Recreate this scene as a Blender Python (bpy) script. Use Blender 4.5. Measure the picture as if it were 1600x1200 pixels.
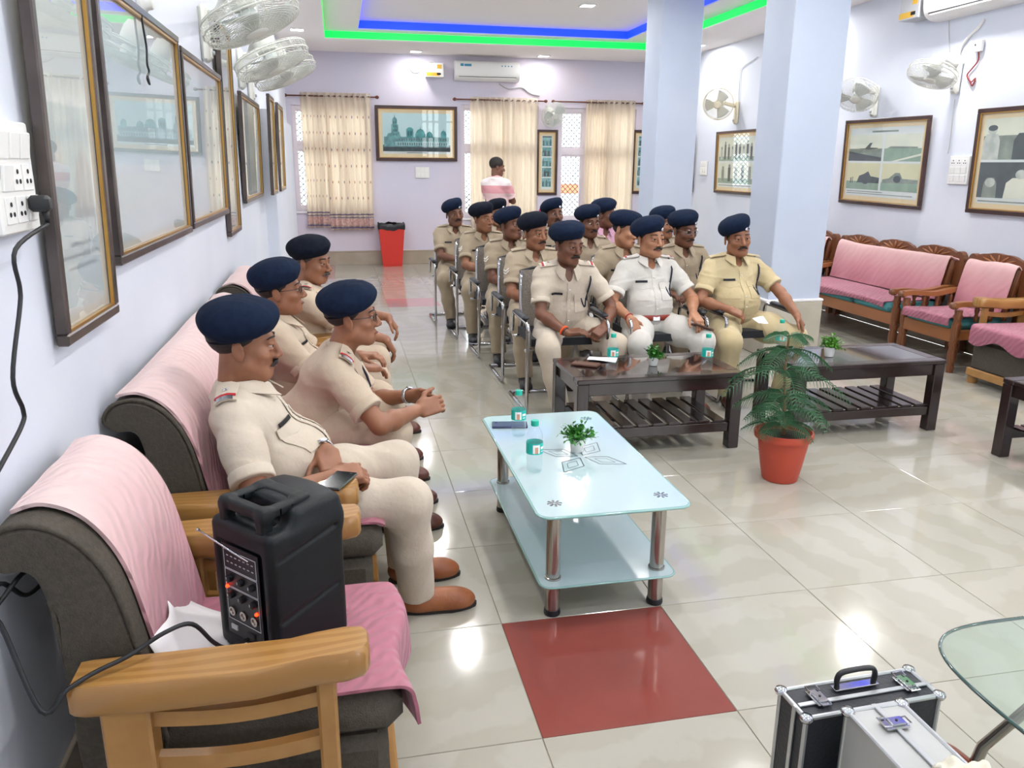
import bpy, bmesh, math, random
import numpy as np
from mathutils import Vector, Matrix

for _o in list(bpy.data.objects):
    bpy.data.objects.remove(_o)
SC = bpy.context.scene
C = SC.collection
R = math.radians
random.seed(7)

# ------------------------------------------------------------------ camera
# solved from the 0.6 m floor tiles and the upright edges of walls and pillars
CAM = np.array([-0.49256, -1.85995, 1.56901])
_a, _b, _c, FPX = -0.21022, 0.26778, 0.00712, 1248.34
def _rz(v):
    return np.array([math.cos(_a)*v[0]-math.sin(_a)*v[1], math.sin(_a)*v[0]+math.cos(_a)*v[1], v[2]])
_r0, _u0 = np.array([1., 0, 0]), np.array([0, math.sin(_b), math.cos(_b)])
CF = _rz(np.array([0, math.cos(_b), -math.sin(_b)]))
CR = _rz(math.cos(_c)*_r0+math.sin(_c)*_u0)
CU = _rz(-math.sin(_c)*_r0+math.cos(_c)*_u0)
cd = bpy.data.cameras.new('camera')
cam = bpy.data.objects.new('camera', cd)
C.objects.link(cam)
cam.matrix_world = Matrix(((CR[0], CU[0], -CF[0], CAM[0]), (CR[1], CU[1], -CF[1], CAM[1]), (CR[2], CU[2], -CF[2], CAM[2]), (0, 0, 0, 1)))
cd.sensor_width = 36
cd.lens = FPX/1600*36
cd.clip_start = 0.05
SC.camera = cam
def _ray(q):
    return CF*FPX+CR*(q[0]-800)-CU*(q[1]-600)
def at_y(x, y, Y):
    d = _ray((x, y)); return CAM+d*(Y-CAM[1])/d[1]
def at_x(x, y, X):
    d = _ray((x, y)); return CAM+d*(X-CAM[0])/d[0]
def at_z(x, y, Z):
    d = _ray((x, y)); return CAM+d*(Z-CAM[2])/d[2]

# ------------------------------------------------------------------ world, exposure
SC.view_settings.view_transform = 'Standard'
SC.view_settings.look = 'None'
SC.view_settings.gamma = 1
SC.view_settings.exposure = 0.30
w = bpy.data.worlds.new('daylight')
SC.world = w
w.use_nodes = True
w.node_tree.nodes['Background'].inputs[0].default_value = (0.93, 0.97, 1.0, 1)
w.node_tree.nodes['Background'].inputs[1].default_value = 6.0
LAMP_W = 16.5        # watts of each square ceiling lamp
# ------------------------------------------------------------------ materials
def lin(h):
    if isinstance(h, str):
        h = h.lstrip('#'); v = [int(h[i:i+2], 16)/255 for i in (0, 2, 4)]
    else:
        v = h
    return tuple(x/12.92 if x <= 0.04045 else ((x+0.055)/1.055)**2.4 for x in v)+(1,)
M = {}
def mat(name, col, rough=0.5, metal=0.0, col2=None, nscale=8, detail=3, bump=0.0, bscale=60, spec=0.5, coat=0.0, emit=None, estr=0, stretch=None, rnd=0.0, sheen=0, trans=0, ramp=(0.35, 0.65), wave=None, obj=True):
    m = bpy.data.materials.new(name); m.use_nodes = True
    n = m.node_tree.nodes; l = m.node_tree.links; p = n['Principled BSDF']
    p.inputs['Base Color'].default_value = lin(col); p.inputs['Roughness'].default_value = rough
    p.inputs['Metallic'].default_value = metal; p.inputs['Specular IOR Level'].default_value = spec
    p.inputs['Coat Weight'].default_value = coat; p.inputs['Coat Roughness'].default_value = 0.08
    p.inputs['Sheen Weight'].default_value = sheen; p.inputs['Transmission Weight'].default_value = trans
    tc = n.new('ShaderNodeTexCoord'); mp = n.new('ShaderNodeMapping')
    l.new(tc.outputs['Object'], mp.inputs[0])
    if stretch: mp.inputs['Scale'].default_value = stretch
    last = None
    if col2:
        if wave:
            t = n.new('ShaderNodeTexWave'); t.inputs['Scale'].default_value = nscale; t.inputs['Distortion'].default_value = wave; t.inputs['Detail'].default_value = detail
        else:
            t = n.new('ShaderNodeTexNoise'); t.inputs['Scale'].default_value = nscale; t.inputs['Detail'].default_value = detail
        l.new(mp.outputs[0], t.inputs['Vector'])
        r = n.new('ShaderNodeValToRGB')
        r.color_ramp.elements[0].position = ramp[0]; r.color_ramp.elements[1].position = ramp[1]
        r.color_ramp.elements[0].color = lin(col); r.color_ramp.elements[1].color = lin(col2)
        l.new(t.outputs['Fac'], r.inputs[0]); last = r.outputs[0]
    if rnd:
        oi = n.new('ShaderNodeObjectInfo'); hs = n.new('ShaderNodeHueSaturation')
        mr = n.new('ShaderNodeMapRange'); mr.inputs[3].default_value = 1-rnd; mr.inputs[4].default_value = 1+rnd
        l.new(oi.outputs['Random'], mr.inputs[0]); l.new(mr.outputs[0], hs.inputs['Value'])
        if last: l.new(last, hs.inputs['Color'])
        else: hs.inputs['Color'].default_value = lin(col)
        last = hs.outputs[0]
    if last: l.new(last, p.inputs['Base Color'])
    if bump:
        t = n.new('ShaderNodeTexNoise'); t.inputs['Scale'].default_value = bscale; t.inputs['Detail'].default_value = 2
        l.new(mp.outputs[0], t.inputs['Vector'])
        b = n.new('ShaderNodeBump'); b.inputs['Strength'].default_value = bump; b.inputs['Distance'].default_value = 0.01
        l.new(t.outputs['Fac'], b.inputs['Height']); l.new(b.outputs[0], p.inputs['Normal'])
    if emit:
        p.inputs['Emission Color'].default_value = lin(emit); p.inputs['Emission Strength'].default_value = estr
    M[name] = m
    return m
def glassy(name, tint='#ffffff', ior=1.5, rough=0.0, haze=0.0, hcol='#dfe8e8'):
    """thin clear pane: sees through, reflects by Fresnel, a little surface haze"""
    m = bpy.data.materials.new(name); m.use_nodes = True
    n = m.node_tree.nodes; l = m.node_tree.links; n.remove(n['Principled BSDF'])
    t = n.new('ShaderNodeBsdfTransparent'); t.inputs[0].default_value = lin(tint)
    g = n.new('ShaderNodeBsdfGlossy'); g.inputs['Roughness'].default_value = rough; g.inputs['Color'].default_value = (1, 1, 1, 1)
    f = n.new('ShaderNodeFresnel'); f.inputs[0].default_value = ior
    mx = n.new('ShaderNodeMixShader'); ge = n.new('ShaderNodeNewGeometry'); su = n.new('ShaderNodeMath'); su.operation = 'SUBTRACT'; su.inputs[0].default_value = 1
    mu = n.new('ShaderNodeMath'); mu.operation = 'MULTIPLY'; l.new(ge.outputs['Backfacing'], su.inputs[1]); l.new(su.outputs[0], mu.inputs[0]); l.new(f.outputs[0], mu.inputs[1]); l.new(mu.outputs[0], mx.inputs[0])
    base = t.outputs[0]
    if haze:
        d = n.new('ShaderNodeBsdfDiffuse'); d.inputs[0].default_value = lin(hcol)
        m2 = n.new('ShaderNodeMixShader'); m2.inputs[0].default_value = haze
        l.new(base, m2.inputs[1]); l.new(d.outputs[0], m2.inputs[2]); base = m2.outputs[0]
    l.new(base, mx.inputs[1]); l.new(g.outputs[0], mx.inputs[2])
    l.new(mx.outputs[0], n['Material Output'].inputs[0])
    M[name] = m
    return m
def fabric_drop(name, col, tr=0.5, col2=None):
    """thin cloth that lets daylight through"""
    m = bpy.data.materials.new(name); m.use_nodes = True
    n = m.node_tree.nodes; l = m.node_tree.links; n.remove(n['Principled BSDF'])
    d = n.new('ShaderNodeBsdfDiffuse'); t = n.new('ShaderNodeBsdfTranslucent')
    d.inputs[0].default_value = lin(col); t.inputs[0].default_value = lin(col2 or col)
    mx = n.new('ShaderNodeMixShader'); mx.inputs[0].default_value = tr
    l.new(d.outputs[0], mx.inputs[1]); l.new(t.outputs[0], mx.inputs[2]); l.new(mx.outputs[0], n['Material Output'].inputs[0])
    M[name] = m
    return m

# ------------------------------------------------------------------ object helpers
def link(o, parent=None):
    C.objects.link(o)
    if parent is not None: o.parent = parent
    return o
def tag(o, label=None, cat=None, group=None, kind=None):
    if label: o['label'] = label
    if cat: o['category'] = cat
    if group: o['group'] = group
    if kind: o['kind'] = kind
    return o
def thing(name, label, cat, loc=(0, 0, 0), rz=0.0, group=None):
    o = bpy.data.objects.new(name, None); o.empty_display_size = 0.05
    C.objects.link(o); o.location = loc; o.rotation_euler = (0, 0, rz)
    return tag(o, label, cat, group)
def mk(name, V, F, m, parent=None, smooth=False, autos=None):
    me = bpy.data.meshes.new(name)
    if isinstance(V, np.ndarray) and isinstance(F, np.ndarray):
        nv, nf, k = len(V), len(F), F.shape[1]
        me.vertices.add(nv); me.vertices.foreach_set('co', V.astype(np.float32).ravel())
        me.loops.add(nf*k); me.loops.foreach_set('vertex_index', F.astype(np.int32).ravel())
        me.polygons.add(nf); me.polygons.foreach_set('loop_start', np.arange(0, nf*k, k, dtype=np.int32))
        me.polygons.foreach_set('loop_total', np.full(nf, k, np.int32))
        me.update(calc_edges=True)
    else:
        me.from_pydata([tuple(map(float, v)) for v in V], [], [tuple(int(i) for i in f) for f in F]); me.update()
    if m is not None: me.materials.append(M[m] if isinstance(m, str) else m)
    if smooth: me.polygons.foreach_set('use_smooth', [True]*len(me.polygons))
    o = bpy.data.objects.new(name, me)
    link(o, parent)
    if autos is not None:
        me.set_sharp_from_angle(angle=R(autos))
    return o
def copy_tree(o, parent=None):
    c = o.copy(); C.objects.link(c); c.parent = parent
    for ch in o.children: copy_tree(ch, c)
    return c
def rotm(rx=0, ry=0, rz=0):
    return np.array((Matrix.Rotation(rz, 3, 'Z') @ Matrix.Rotation(ry, 3, 'Y') @ Matrix.Rotation(rx, 3, 'X')))
class MB:
    """collects shapes of ONE part"""
    def __init__(s): s.v = []; s.f = []
    def add(s, V, F):
        k = len(s.v); s.v += [tuple(map(float, p)) for p in V]; s.f += [tuple(i+k for i in f) for f in F]; return s
    def box(s, c, size, rot=None, bev=0.0):
        hx, hy, hz = [d/2 for d in size]
        if bev <= 0:
            V = [(x, y, z) for x in (-hx, hx) for y in (-hy, hy) for z in (-hz, hz)]
            F = [(0, 1, 3, 2), (4, 6, 7, 5), (0, 4, 5, 1), (2, 3, 7, 6), (0, 2, 6, 4), (1, 5, 7, 3)]
        else:
            b = min(bev, hx*.98, hy*.98, hz*.98); V = []; F = []; idx = {}
            for sx in (-1, 1):
                for sy in (-1, 1):
                    for sz in (-1, 1):
                        for ax in range(3):
                            p = [sx*(hx-b), sy*(hy-b), sz*(hz-b)]; p[ax] = (sx*hx, sy*hy, sz*hz)[ax]
                            idx[(sx, sy, sz, ax)] = len(V); V.append(p)
            for ax in range(3):
                o1, o2 = [a for a in range(3) if a != ax]
                for sg in (-1, 1):
                    q = []
                    for a, b2 in ((-1, -1), (1, -1), (1, 1), (-1, 1)):
                        t = [0, 0, 0]; t[ax] = sg; t[o1] = a; t[o2] = b2; q.append(idx[(*t, ax)])
                    F.append(q)
                for a in (-1, 1):
                    for b2 in (-1, 1):
                        t0 = [0, 0, 0]; t0[o1] = a; t0[o2] = b2; t1 = list(t0); t0[ax] = -1; t1[ax] = 1
                        F.append([idx[(*t0, o1)], idx[(*t1, o1)], idx[(*t1, o2)], idx[(*t0, o2)]])
            for sx in (-1, 1):
                for sy in (-1, 1):
                    for sz in (-1, 1): F.append([idx[(sx, sy, sz, a)] for a in range(3)])
        V = np.array(V, float)
        if rot is not None: V = V @ np.asarray(rot).T
        V = V+np.array(c, float)
        return s.add(V, F)
    def bb(s, lo, hi, bev=0.0):
        return s.box([(a+b)/2 for a, b in zip(lo, hi)], [abs(b-a) for a, b in zip(lo, hi)], None, bev)
    def tube(s, pts, r, seg=8, closed=False, caps=True, flat=None):
        P = [np.array(p, float) for p in pts]; n = len(P)
        rr = r if hasattr(r, '__len__') else [r]*n
        V = []; F = []; up = None
        for i in range(n):
            if closed: t = P[(i+1) % n]-P[i-1]
            else: t = P[min(i+1, n-1)]-P[max(i-1, 0)]
            t = t/(np.linalg.norm(t)+1e-12)
            if up is None:
                up = np.array([0, 0, 1.]) if abs(t[2]) < .9 else np.array([1., 0, 0])
            a = np.cross(up, t); a /= np.linalg.norm(a)+1e-12; b = np.cross(t, a); up = b
            for k in range(seg):
                th = 2*math.pi*k/seg
                V.append(P[i]+(a*math.cos(th)+b*math.sin(th)*(flat or 1))*rr[i])
        m = n if closed else n-1
        for i in range(m):
            for k in range(seg):
                j = (i+1) % n
                F.append((i*seg+k, i*seg+(k+1) % seg, j*seg+(k+1) % seg, j*seg+k))
        if caps and not closed:
            F.append(tuple(range(seg))[::-1]); F.append(tuple((n-1)*seg+k for k in range(seg)))
        return s.add(V, F)
    def lathe(s, prof, c=(0, 0, 0), seg=24, rot=None, sx=1, sy=1):
        V = []; F = []; n = len(prof)
        for r, z in prof:
            for k in range(seg):
                th = 2*math.pi*k/seg; V.append((r*math.cos(th)*sx, r*math.sin(th)*sy, z))
        for i in range(n-1):
            for k in range(seg): F.append((i*seg+k, i*seg+(k+1) % seg, (i+1)*seg+(k+1) % seg, (i+1)*seg+k))
        F.append(tuple(range(seg))[::-1]); F.append(tuple((n-1)*seg+k for k in range(seg)))
        V = np.array(V, float)
        if rot is not None: V = V @ np.asarray(rot).T
        return s.add(V+np.array(c, float), F)
    def prism(s, poly, h, c=(0, 0, 0), rot=None):
        """polygon in xy, extruded along +z by h"""
        n = len(poly)
        V = np.array([(x, y, 0) for x, y in poly]+[(x, y, h) for x, y in poly], float)
        F = [tuple(range(n))[::-1], tuple(range(n, 2*n))]+[(i, (i+1) % n, n+(i+1) % n, n+i) for i in range(n)]
        if rot is not None: V = V @ np.asarray(rot).T
        return s.add(V+np.array(c, float), F)
    def grid(s, fn, nu, nv, thick=None):
        """sheet fn(u,v), doubled along its normal when thick is given"""
        P = np.array([[fn(i/nu, j/nv) for j in range(nv+1)] for i in range(nu+1)], float)
        F = []
        W = nv+1
        for i in range(nu):
            for j in range(nv): F.append((i*W+j, (i+1)*W+j, (i+1)*W+j+1, i*W+j+1))
        if thick is None: return s.add(P.reshape(-1, 3), F)
        du = np.gradient(P, axis=0); dv = np.gradient(P, axis=1); N = np.cross(du, dv); N /= np.linalg.norm(N, axis=2, keepdims=True)+1e-12
        Q = P-N*thick; k = (nu+1)*W
        F2 = [tuple(k+i for i in f[::-1]) for f in F]
        for i in range(nu):
            F2 += [(i*W, k+i*W, k+(i+1)*W, (i+1)*W), ((i+1)*W+nv, k+(i+1)*W+nv, k+i*W+nv, i*W+nv)]
        for j in range(nv):
            F2 += [(j+1, k+j+1, k+j, j), (nu*W+j, k+nu*W+j, k+nu*W+j+1, nu*W+j+1)]
        return s.add(np.concatenate([P.reshape(-1, 3), Q.reshape(-1, 3)]), F+F2)
    def build(s, name, m, parent=None, smooth=False, autos=None):
        return mk(name, s.v, s.f, m, parent, smooth or autos is not None, autos)
def arc(c, r, a0, a1, n, ax='xy'):
    out = []
    for i in range(n+1):
        a = R(a0+(a1-a0)*i/n); p = [c[0], c[1], c[2]]
        i0, i1 = {'xy': (0, 1), 'xz': (0, 2), 'yz': (1, 2)}[ax]
        p[i0] += r*math.cos(a); p[i1] += r*math.sin(a); out.append(tuple(p))
    return out
def rrect(w, h, r, n=5):
    o = []
    for cx, cy, a in ((w/2-r, h/2-r, 0), (-w/2+r, h/2-r, 90), (-w/2+r, -h/2+r, 180), (w/2-r, -h/2+r, 270)):
        for i in range(n+1):
            t = R(a+90*i/n); o.append((cx+r*math.cos(t), cy+r*math.sin(t)))
    return o

# ------------------------------------------------------------------ soft bodies: signed distances, meshed by surface nets
def _v(*a): return np.array(a, float)
def prim_d(p, X):
    t = p[0]
    if t == 'c':
        a, b, ra, rb = p[1:5]; ba = (b-a).astype(np.float32); pa = X-a.astype(np.float32)
        h = np.clip(pa@ba/(ba@ba+1e-9), 0, 1)
        q = pa-h[:, None]*ba
        return np.sqrt(np.einsum('ij,ij->i', q, q))-(ra+(rb-ra)*h)
    if t == 'e':
        c, r, A = p[1:4]; q = (X-c.astype(np.float32))@A.astype(np.float32); r = r.astype(np.float32)
        q = q/r; k0 = np.sqrt(np.einsum('ij,ij->i', q, q))+1e-6; q = q/r; k1 = np.sqrt(np.einsum('ij,ij->i', q, q))+1e-6
        return k0*(k0-1)/k1
    if t == 'b':
        c, h, A, r = p[1:5]; q = np.abs((X-c.astype(np.float32))@A.astype(np.float32))-h.astype(np.float32)
        m = np.maximum(q, 0)
        return np.sqrt(np.einsum('ij,ij->i', m, m))+np.minimum(q.max(1), 0)-r
    if t == 'y':
        a, u, ln, r = p[1:5]; q = X-a.astype(np.float32); ax = q@u.astype(np.float32); rd = np.sqrt(np.maximum(np.einsum('ij,ij->i', q, q)-ax*ax, 0))
        return np.maximum(rd-r, np.maximum(-ax, ax-ln))
    if t == 'p':
        return X@p[1].astype(np.float32)-np.float32(p[2])
I3 = np.eye(3)
def cone(a, b, ra, rb=None, k=.02, op='u'): return (('c', np.array(a, float), np.array(b, float), ra, ra if rb is None else rb), k, op)
def elli(c, r, A=I3, k=.02, op='u'): return (('e', np.array(c, float), np.array(r, float), np.array(A, float)), k, op)
def rbox(c, h, A=I3, r=.005, k=.01, op='u'): return (('b', np.array(c, float), np.array(h, float), np.array(A, float), r), k, op)
def cyl(a, u, ln, r, k=.004, op='s'): return (('y', np.array(a, float), np.array(u, float), ln, r), k, op)
def cut(n, pt, k=.004):
    n = np.array(n, float); n /= np.linalg.norm(n)
    return (('p', n, float(n@np.array(pt, float))), k, 'i')
def _smin(a, b, k):
    h = np.clip(.5+.5*(b-a)/k, 0, 1); return b+(a-b)*h-k*h*(1-h)
def comb(d, q, k, op):
    if op == 'u': return _smin(d, q, k)
    if op == 's': return -_smin(-d, q, k)
    return -_smin(-d, -q, k)
def sdf(prims, X, noise=None):
    X = np.asarray(X, np.float32).reshape(-1, 3); d = np.full(len(X), 9., np.float32)
    for p, k, op in prims: d = comb(d, prim_d(p, X), k, op)
    if noise: d = d+noise(X)
    return d
def trace(prims, o, dr, tmax=.6):
    """first surface point from o along dr"""
    o = np.array(o, float); dr = np.array(dr, float); dr /= np.linalg.norm(dr); t = 0
    for _ in range(30):
        d = float(sdf(prims, o+dr*t)[0]); t += d*.9
        if abs(d) < 4e-4 or t > tmax: break
    return o+dr*t
def nets(prims, h, noise=None):
    B = 8; lo = np.full(3, 9e9); hi = -lo
    for p, k, op in prims:
        if op != 'u': continue
        if p[0] == 'c': pts = [p[1]-p[3], p[1]+p[3], p[2]-p[4], p[2]+p[4]]
        elif p[0] == 'e': e = np.abs(p[3])@p[2]; pts = [p[1]-e, p[1]+e]
        else: e = np.abs(p[3])@p[2]+p[4]; pts = [p[1]-e, p[1]+e]
        lo = np.minimum(lo, np.min(pts, 0)); hi = np.maximum(hi, np.max(pts, 0))
    lo = lo-3*h; nb = np.ceil((hi+3*h-lo)/(B*h)).astype(int)+1
    bi = np.stack(np.meshgrid(*[np.arange(n) for n in nb], indexing='ij'), -1).reshape(-1, 3)
    cen = (lo+(bi+.5)*B*h).astype(np.float32); rad = B*h*.87
    D = [prim_d(p, cen) for p, k, op in prims]
    d = np.full(len(cen), 9., np.float32)
    for (p, k, op), q in zip(prims, D): d = comb(d, q, k, op)
    act = np.abs(d) < rad*1.25+.006
    bi = bi[act]; D = [q[act] for q in D]; nB = len(bi); S = B+1
    loc = np.stack(np.meshgrid(*[np.arange(S)]*3, indexing='ij'), -1).reshape(-1, 3)
    X = (lo+((bi*B)[:, None, :]+loc[None])*h).astype(np.float32)
    v = np.full((nB, S**3), 9., np.float32)
    for (p, k, op), q in zip(prims, D):
        s = np.where(np.abs(q) < rad*1.3+k+.01)[0] if op != 'i' else np.where(q > -(rad*1.3+k+.01))[0]
        if op == 'u': s = np.where(q < rad*1.3+k+.01)[0]
        if op == 's': s = np.where(q < rad*1.3+k+.01)[0]
        if len(s) == 0: continue
        v[s] = comb(v[s], prim_d(p, X[s].reshape(-1, 3)).reshape(len(s), -1), k, op)
    if noise: v = v+noise(X.reshape(-1, 3)).reshape(v.shape)
    v = v.reshape(nB, S, S, S); neg = v < 0
    # cells
    acc = np.zeros((nB, B, B, B, 3), np.float32); cnt = np.zeros((nB, B, B, B), np.float32)
    o8 = [(a, b, c) for a in (0, 1) for b in (0, 1) for c in (0, 1)]
    sl = lambda t: tuple(slice(x, x+B) for x in t)
    for a in o8:
        for ax in range(3):
            if a[ax]: continue
            b = list(a); b[ax] = 1
            va = v[(slice(None),)+sl(a)]; vb = v[(slice(None),)+sl(b)]
            m = (va < 0) != (vb < 0); t = np.where(m, va/np.where(m, va-vb, 1), 0)
            for e in range(3): acc[..., e] += np.where(m, a[e]+(t if e == ax else 0), 0)
            cnt += m
    ac = cnt > 0
    ib, ci, cj, ck = np.where(ac)
    g = bi[ib]*B+np.stack([ci, cj, ck], 1)
    V = lo+(g+acc[ac]/cnt[ac][:, None])*h
    N = nb*B+2
    key = (g[:, 0]*N[1]+g[:, 1])*N[2]+g[:, 2]
    order = np.argsort(key); ks = key[order]
    def look(G):
        q = (G[:, 0]*N[1]+G[:, 1])*N[2]+G[:, 2]; i = np.clip(np.searchsorted(ks, q), 0, len(ks)-1)
        return np.where(ks[i] == q, order[i], -1)
    F = []
    for ax in range(3):
        b = [0, 0, 0]; b[ax] = 1
        n0 = neg[:, :B, :B, :B]; n1 = neg[(slice(None),)+sl(b)]
        e = np.stack(np.where(n0 != n1), 1)
        if len(e) == 0: continue
        G = bi[e[:, 0]]*B+e[:, 1:]; fl = n0[tuple(e.T)]
        u, w_ = [(1, 2), (2, 0), (0, 1)][ax]; du = np.zeros(3, int); dw = np.zeros(3, int); du[u] = 1; dw[w_] = 1
        q = np.stack([look(G-du-dw), look(G-dw), look(G), look(G-du)], 1)
        q = np.where(fl[:, None], q, q[:, ::-1])
        F.append(q[(q >= 0).all(1)])
    return V, np.concatenate(F)
def soft(name, prims, h, m, parent, noise=None):
    V, F = nets(prims, h, noise)
    return mk(name, V, F, m, parent, True)
# ------------------------------------------------------------------ room
XL, XR, YB, YF, ZC = -1.2, 4.86, 11.3, -3.3, 3.19
mat('wall_paint', '#e0e4ee', .75, col2='#d9deea', nscale=1.3, detail=5, bump=.08, bscale=30)
mat('wall_back_paint', '#d6d2e2', .75, col2='#dbd0d9', nscale=.9, detail=5, bump=.1, bscale=25, ramp=(.42, .7))
mat('pillar_paint', '#c3cddd', .7, col2='#bcc7d9', nscale=1.5, detail=4, bump=.08, bscale=30)
mat('ceiling_paint', '#f7f2f0', .8, bump=.03, bscale=20)
mat('tile_cream', '#b0aca0', .10, col2='#aaa698', nscale=1.3, detail=5, wave=11, coat=.3, rnd=.02, stretch=(1, 1.4, 1))
mat('tile_red', '#8a473f', .07, col2='#84423b', nscale=3, coat=.3)
mat('tile_pink', '#b98886', .09, coat=.3)
mat('grout', '#9b927f', .8)
mat('skirting_tile', '#b3a796', .2, col2='#a99d8b', nscale=4, coat=.2)
mat('plinth_tile', '#c3bdae', .15, col2='#b7b1a2', nscale=4, coat=.3)
mat('white_paint', '#ece9ea', .45)
mat('window_paint', '#e2d9e0', .5)
mat('plastic_white', '#efeeea', .35)
mat('plastic_cream', '#e6e0cf', .35)
mat('plastic_grey', '#b9bcc0', .4)
mat('lamp_panel', '#ffffff', .4, emit='#ffffff', estr=14)
mat('led_green', '#0bd94f', .4, emit='#04d25a', estr=.85)
mat('led_blue', '#1740ff', .4, emit='#1238ff', estr=1.3)
mat('iron', '#5c5f66', .5, .6)
mat('outside_plaster', '#e8e4dc', .8)
mat('outside_orange', '#e0764a', .7)
glassy('pane', '#f4f8f8', 1.5)
def struct(name, mb, m, parent=None, label=None):
    o = mb.build(name, m, parent)
    if parent is None: tag(o, label or name.replace('_', ' '), None, None, 'structure')
    return o
# floor: bed of grout and single tiles
fl = struct('floor', MB().bb((XL, YF, -.08), (XR, YB, -.004)), 'grout', label='polished cream tiled floor of the hall with red inlay tiles')
tm = MB().box((.3, .3, -.006), (.5975, .5975, .012), None, .0012)
proto = {}
for m in ('tile_cream', 'tile_red', 'tile_pink'):
    proto[m] = None
for i in range(-2, 8):
    for j in range(-6, 19):
        x0, y0 = i*.6, j*.6
        if y0+.6 < YF+.01 or y0 > YB: continue
        m = 'tile_red' if (i, j) in ((0, 0), (0, -12)) else 'tile_pink' if (i, j) in ((0, 12), (-2, 16), (-2, 17), (-2, 18)) else 'tile_cream'
        if proto[m] is None:
            o = tm.build('floor_tile', m, fl); proto[m] = o
        else:
            o = proto[m].copy(); C.objects.link(o); o.parent = fl
        o.location = (x0, y0, random.uniform(-.0004, .0002))
        if m == 'tile_cream':
            k = random.randint(0, 3); o.rotation_euler = (0, 0, k*math.pi/2)
            o.location = (x0+(.6 if k in (1, 2) else 0), y0+(.6 if k in (2, 3) else 0), o.location[2])
        sx = min(1, (XR-x0)/.6); sy = min(1, (YB-y0)/.6)
        if sx < 1: o.rotation_euler = (0, 0, 0); o.location = (x0, y0, o.location[2]); o.scale = (sx, 1, 1)
        if sy < 1: o.rotation_euler = (0, 0, 0); o.location = (x0, y0, o.location[2]); o.scale = (sx, sy, 1)
# walls
WIN = [(-1.13, .02, .85, 2.42), (1.46, 2.72, .73, 2.48), (3.07, 4.38, .67, 2.46)]
mb = MB(); xs = XL-.15
for x0, x1, z0, z1 in WIN:
    mb.bb((xs, YB, 0), (x0, YB+.2, ZC+.4)); mb.bb((x0, YB, 0), (x1, YB+.2, z0)); mb.bb((x0, YB, z1), (x1, YB+.2, ZC+.4)); xs = x1
mb.bb((xs, YB, 0), (XR+.15, YB+.2, ZC+.4))
struct('wall_back', mb, 'wall_back_paint', label='lavender back wall with three curtained windows')
mb = MB().bb((XL-.15, YF, 0), (XL, YB, ZC+.4)); mb.bb((XL, 6.55, 0), (XL+.11, 10.2, 2.07))
struct('wall_left', mb, 'wall_paint', label='pale lavender left wall hung with framed pictures')
struct('wall_right', MB().bb((XR, YF, 0), (XR+.15, YB, ZC+.4)), 'wall_paint', label='pale lavender right wall above the carved sofas')
FW = [(2.3, 2.9), (3.1, 3.9)]  # unseen window openings, added to let daylight in from behind the camera
mb = MB(); xs = XL-.15
for x0, x1 in FW:
    mb.bb((xs, YF-.2, 0), (x0, YF, ZC+.4)); mb.bb((x0, YF-.2, 0), (x1, YF, .3)); mb.bb((x0, YF-.2, 2.8), (x1, YF, ZC+.4)); xs = x1
mb.bb((xs, YF-.2, 0), (XR+.15, YF, ZC+.4))
struct('wall_front', mb, 'wall_paint', label='lavender wall at the camera end with two window openings added for daylight')
for n, (x0, x1) in enumerate(FW, 4):
    fr = MB()
    for a in np.linspace(x0, x1, 4): fr.bb((a-.03, YF-.13, .3), (a+.03, YF-.07, 2.8))
    for z in (.33, 1.9, 2.77): fr.bb((x0, YF-.125, z-.03), (x1, YF-.075, z+.03))
    tag(fr.build('window_%d' % n, 'window_paint'), 'added unseen white window for daylight at the camera end, %s' % ('the narrower one' if n == 4 else 'toward the carved sofas'), None, None, 'structure')
    pd = bpy.data.lights.new('daylight_portal', 'AREA'); pd.shape = 'RECTANGLE'; pd.size = x1-x0; pd.size_y = 2.5; pd.cycles.is_portal = True
    po = bpy.data.objects.new('daylight_portal', pd); C.objects.link(po); po.location = ((x0+x1)/2, YF-.15, 1.55); po.rotation_euler = (R(90), 0, 0)
struct('baseboard_back', MB().bb((XL, YB-.014, 0), (XR, YB, .2), .003).bb((XL, YB-.02, .2), (XR, YB, .222), .003), 'skirting_tile')
struct('baseboard_left', MB().bb((XL, YF, 0), (XL+.014, 6.54, .2), .003), 'skirting_tile')
struct('baseboard_right', MB().bb((XR-.014, YF, 0), (XR, YB-.03, .2), .003), 'skirting_tile')
# stepped ceiling
GX0, GX1, GY0, GY1 = -.57, 4.0, -2.4, 10.0
BX0, BX1, BY0, BY1 = -.13, 3.65, -1.9, 9.84
mb = MB(); z2, z3 = 3.30, 3.42
mb.bb((XL, YF, ZC), (GX0, YB, ZC+.4)); mb.bb((GX1, YF, ZC), (XR, YB, ZC+.4)); mb.bb((GX0, GY1, ZC), (GX1, YB, ZC+.4)); mb.bb((GX0, YF, ZC), (GX1, GY0, ZC+.4))
mb.bb((GX0, GY0, z2), (BX0, GY1, ZC+.4)); mb.bb((BX1, GY0, z2), (GX1, GY1, ZC+.4)); mb.bb((BX0, BY1, z2), (BX1, GY1, ZC+.4)); mb.bb((BX0, GY0, z2), (BX1, BY0, ZC+.4))
mb.bb((BX0, BY0, z3), (BX1, BY1, ZC+.4))
struct('ceiling', mb, 'ceiling_paint', label='white stepped false ceiling with two recessed levels')
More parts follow.
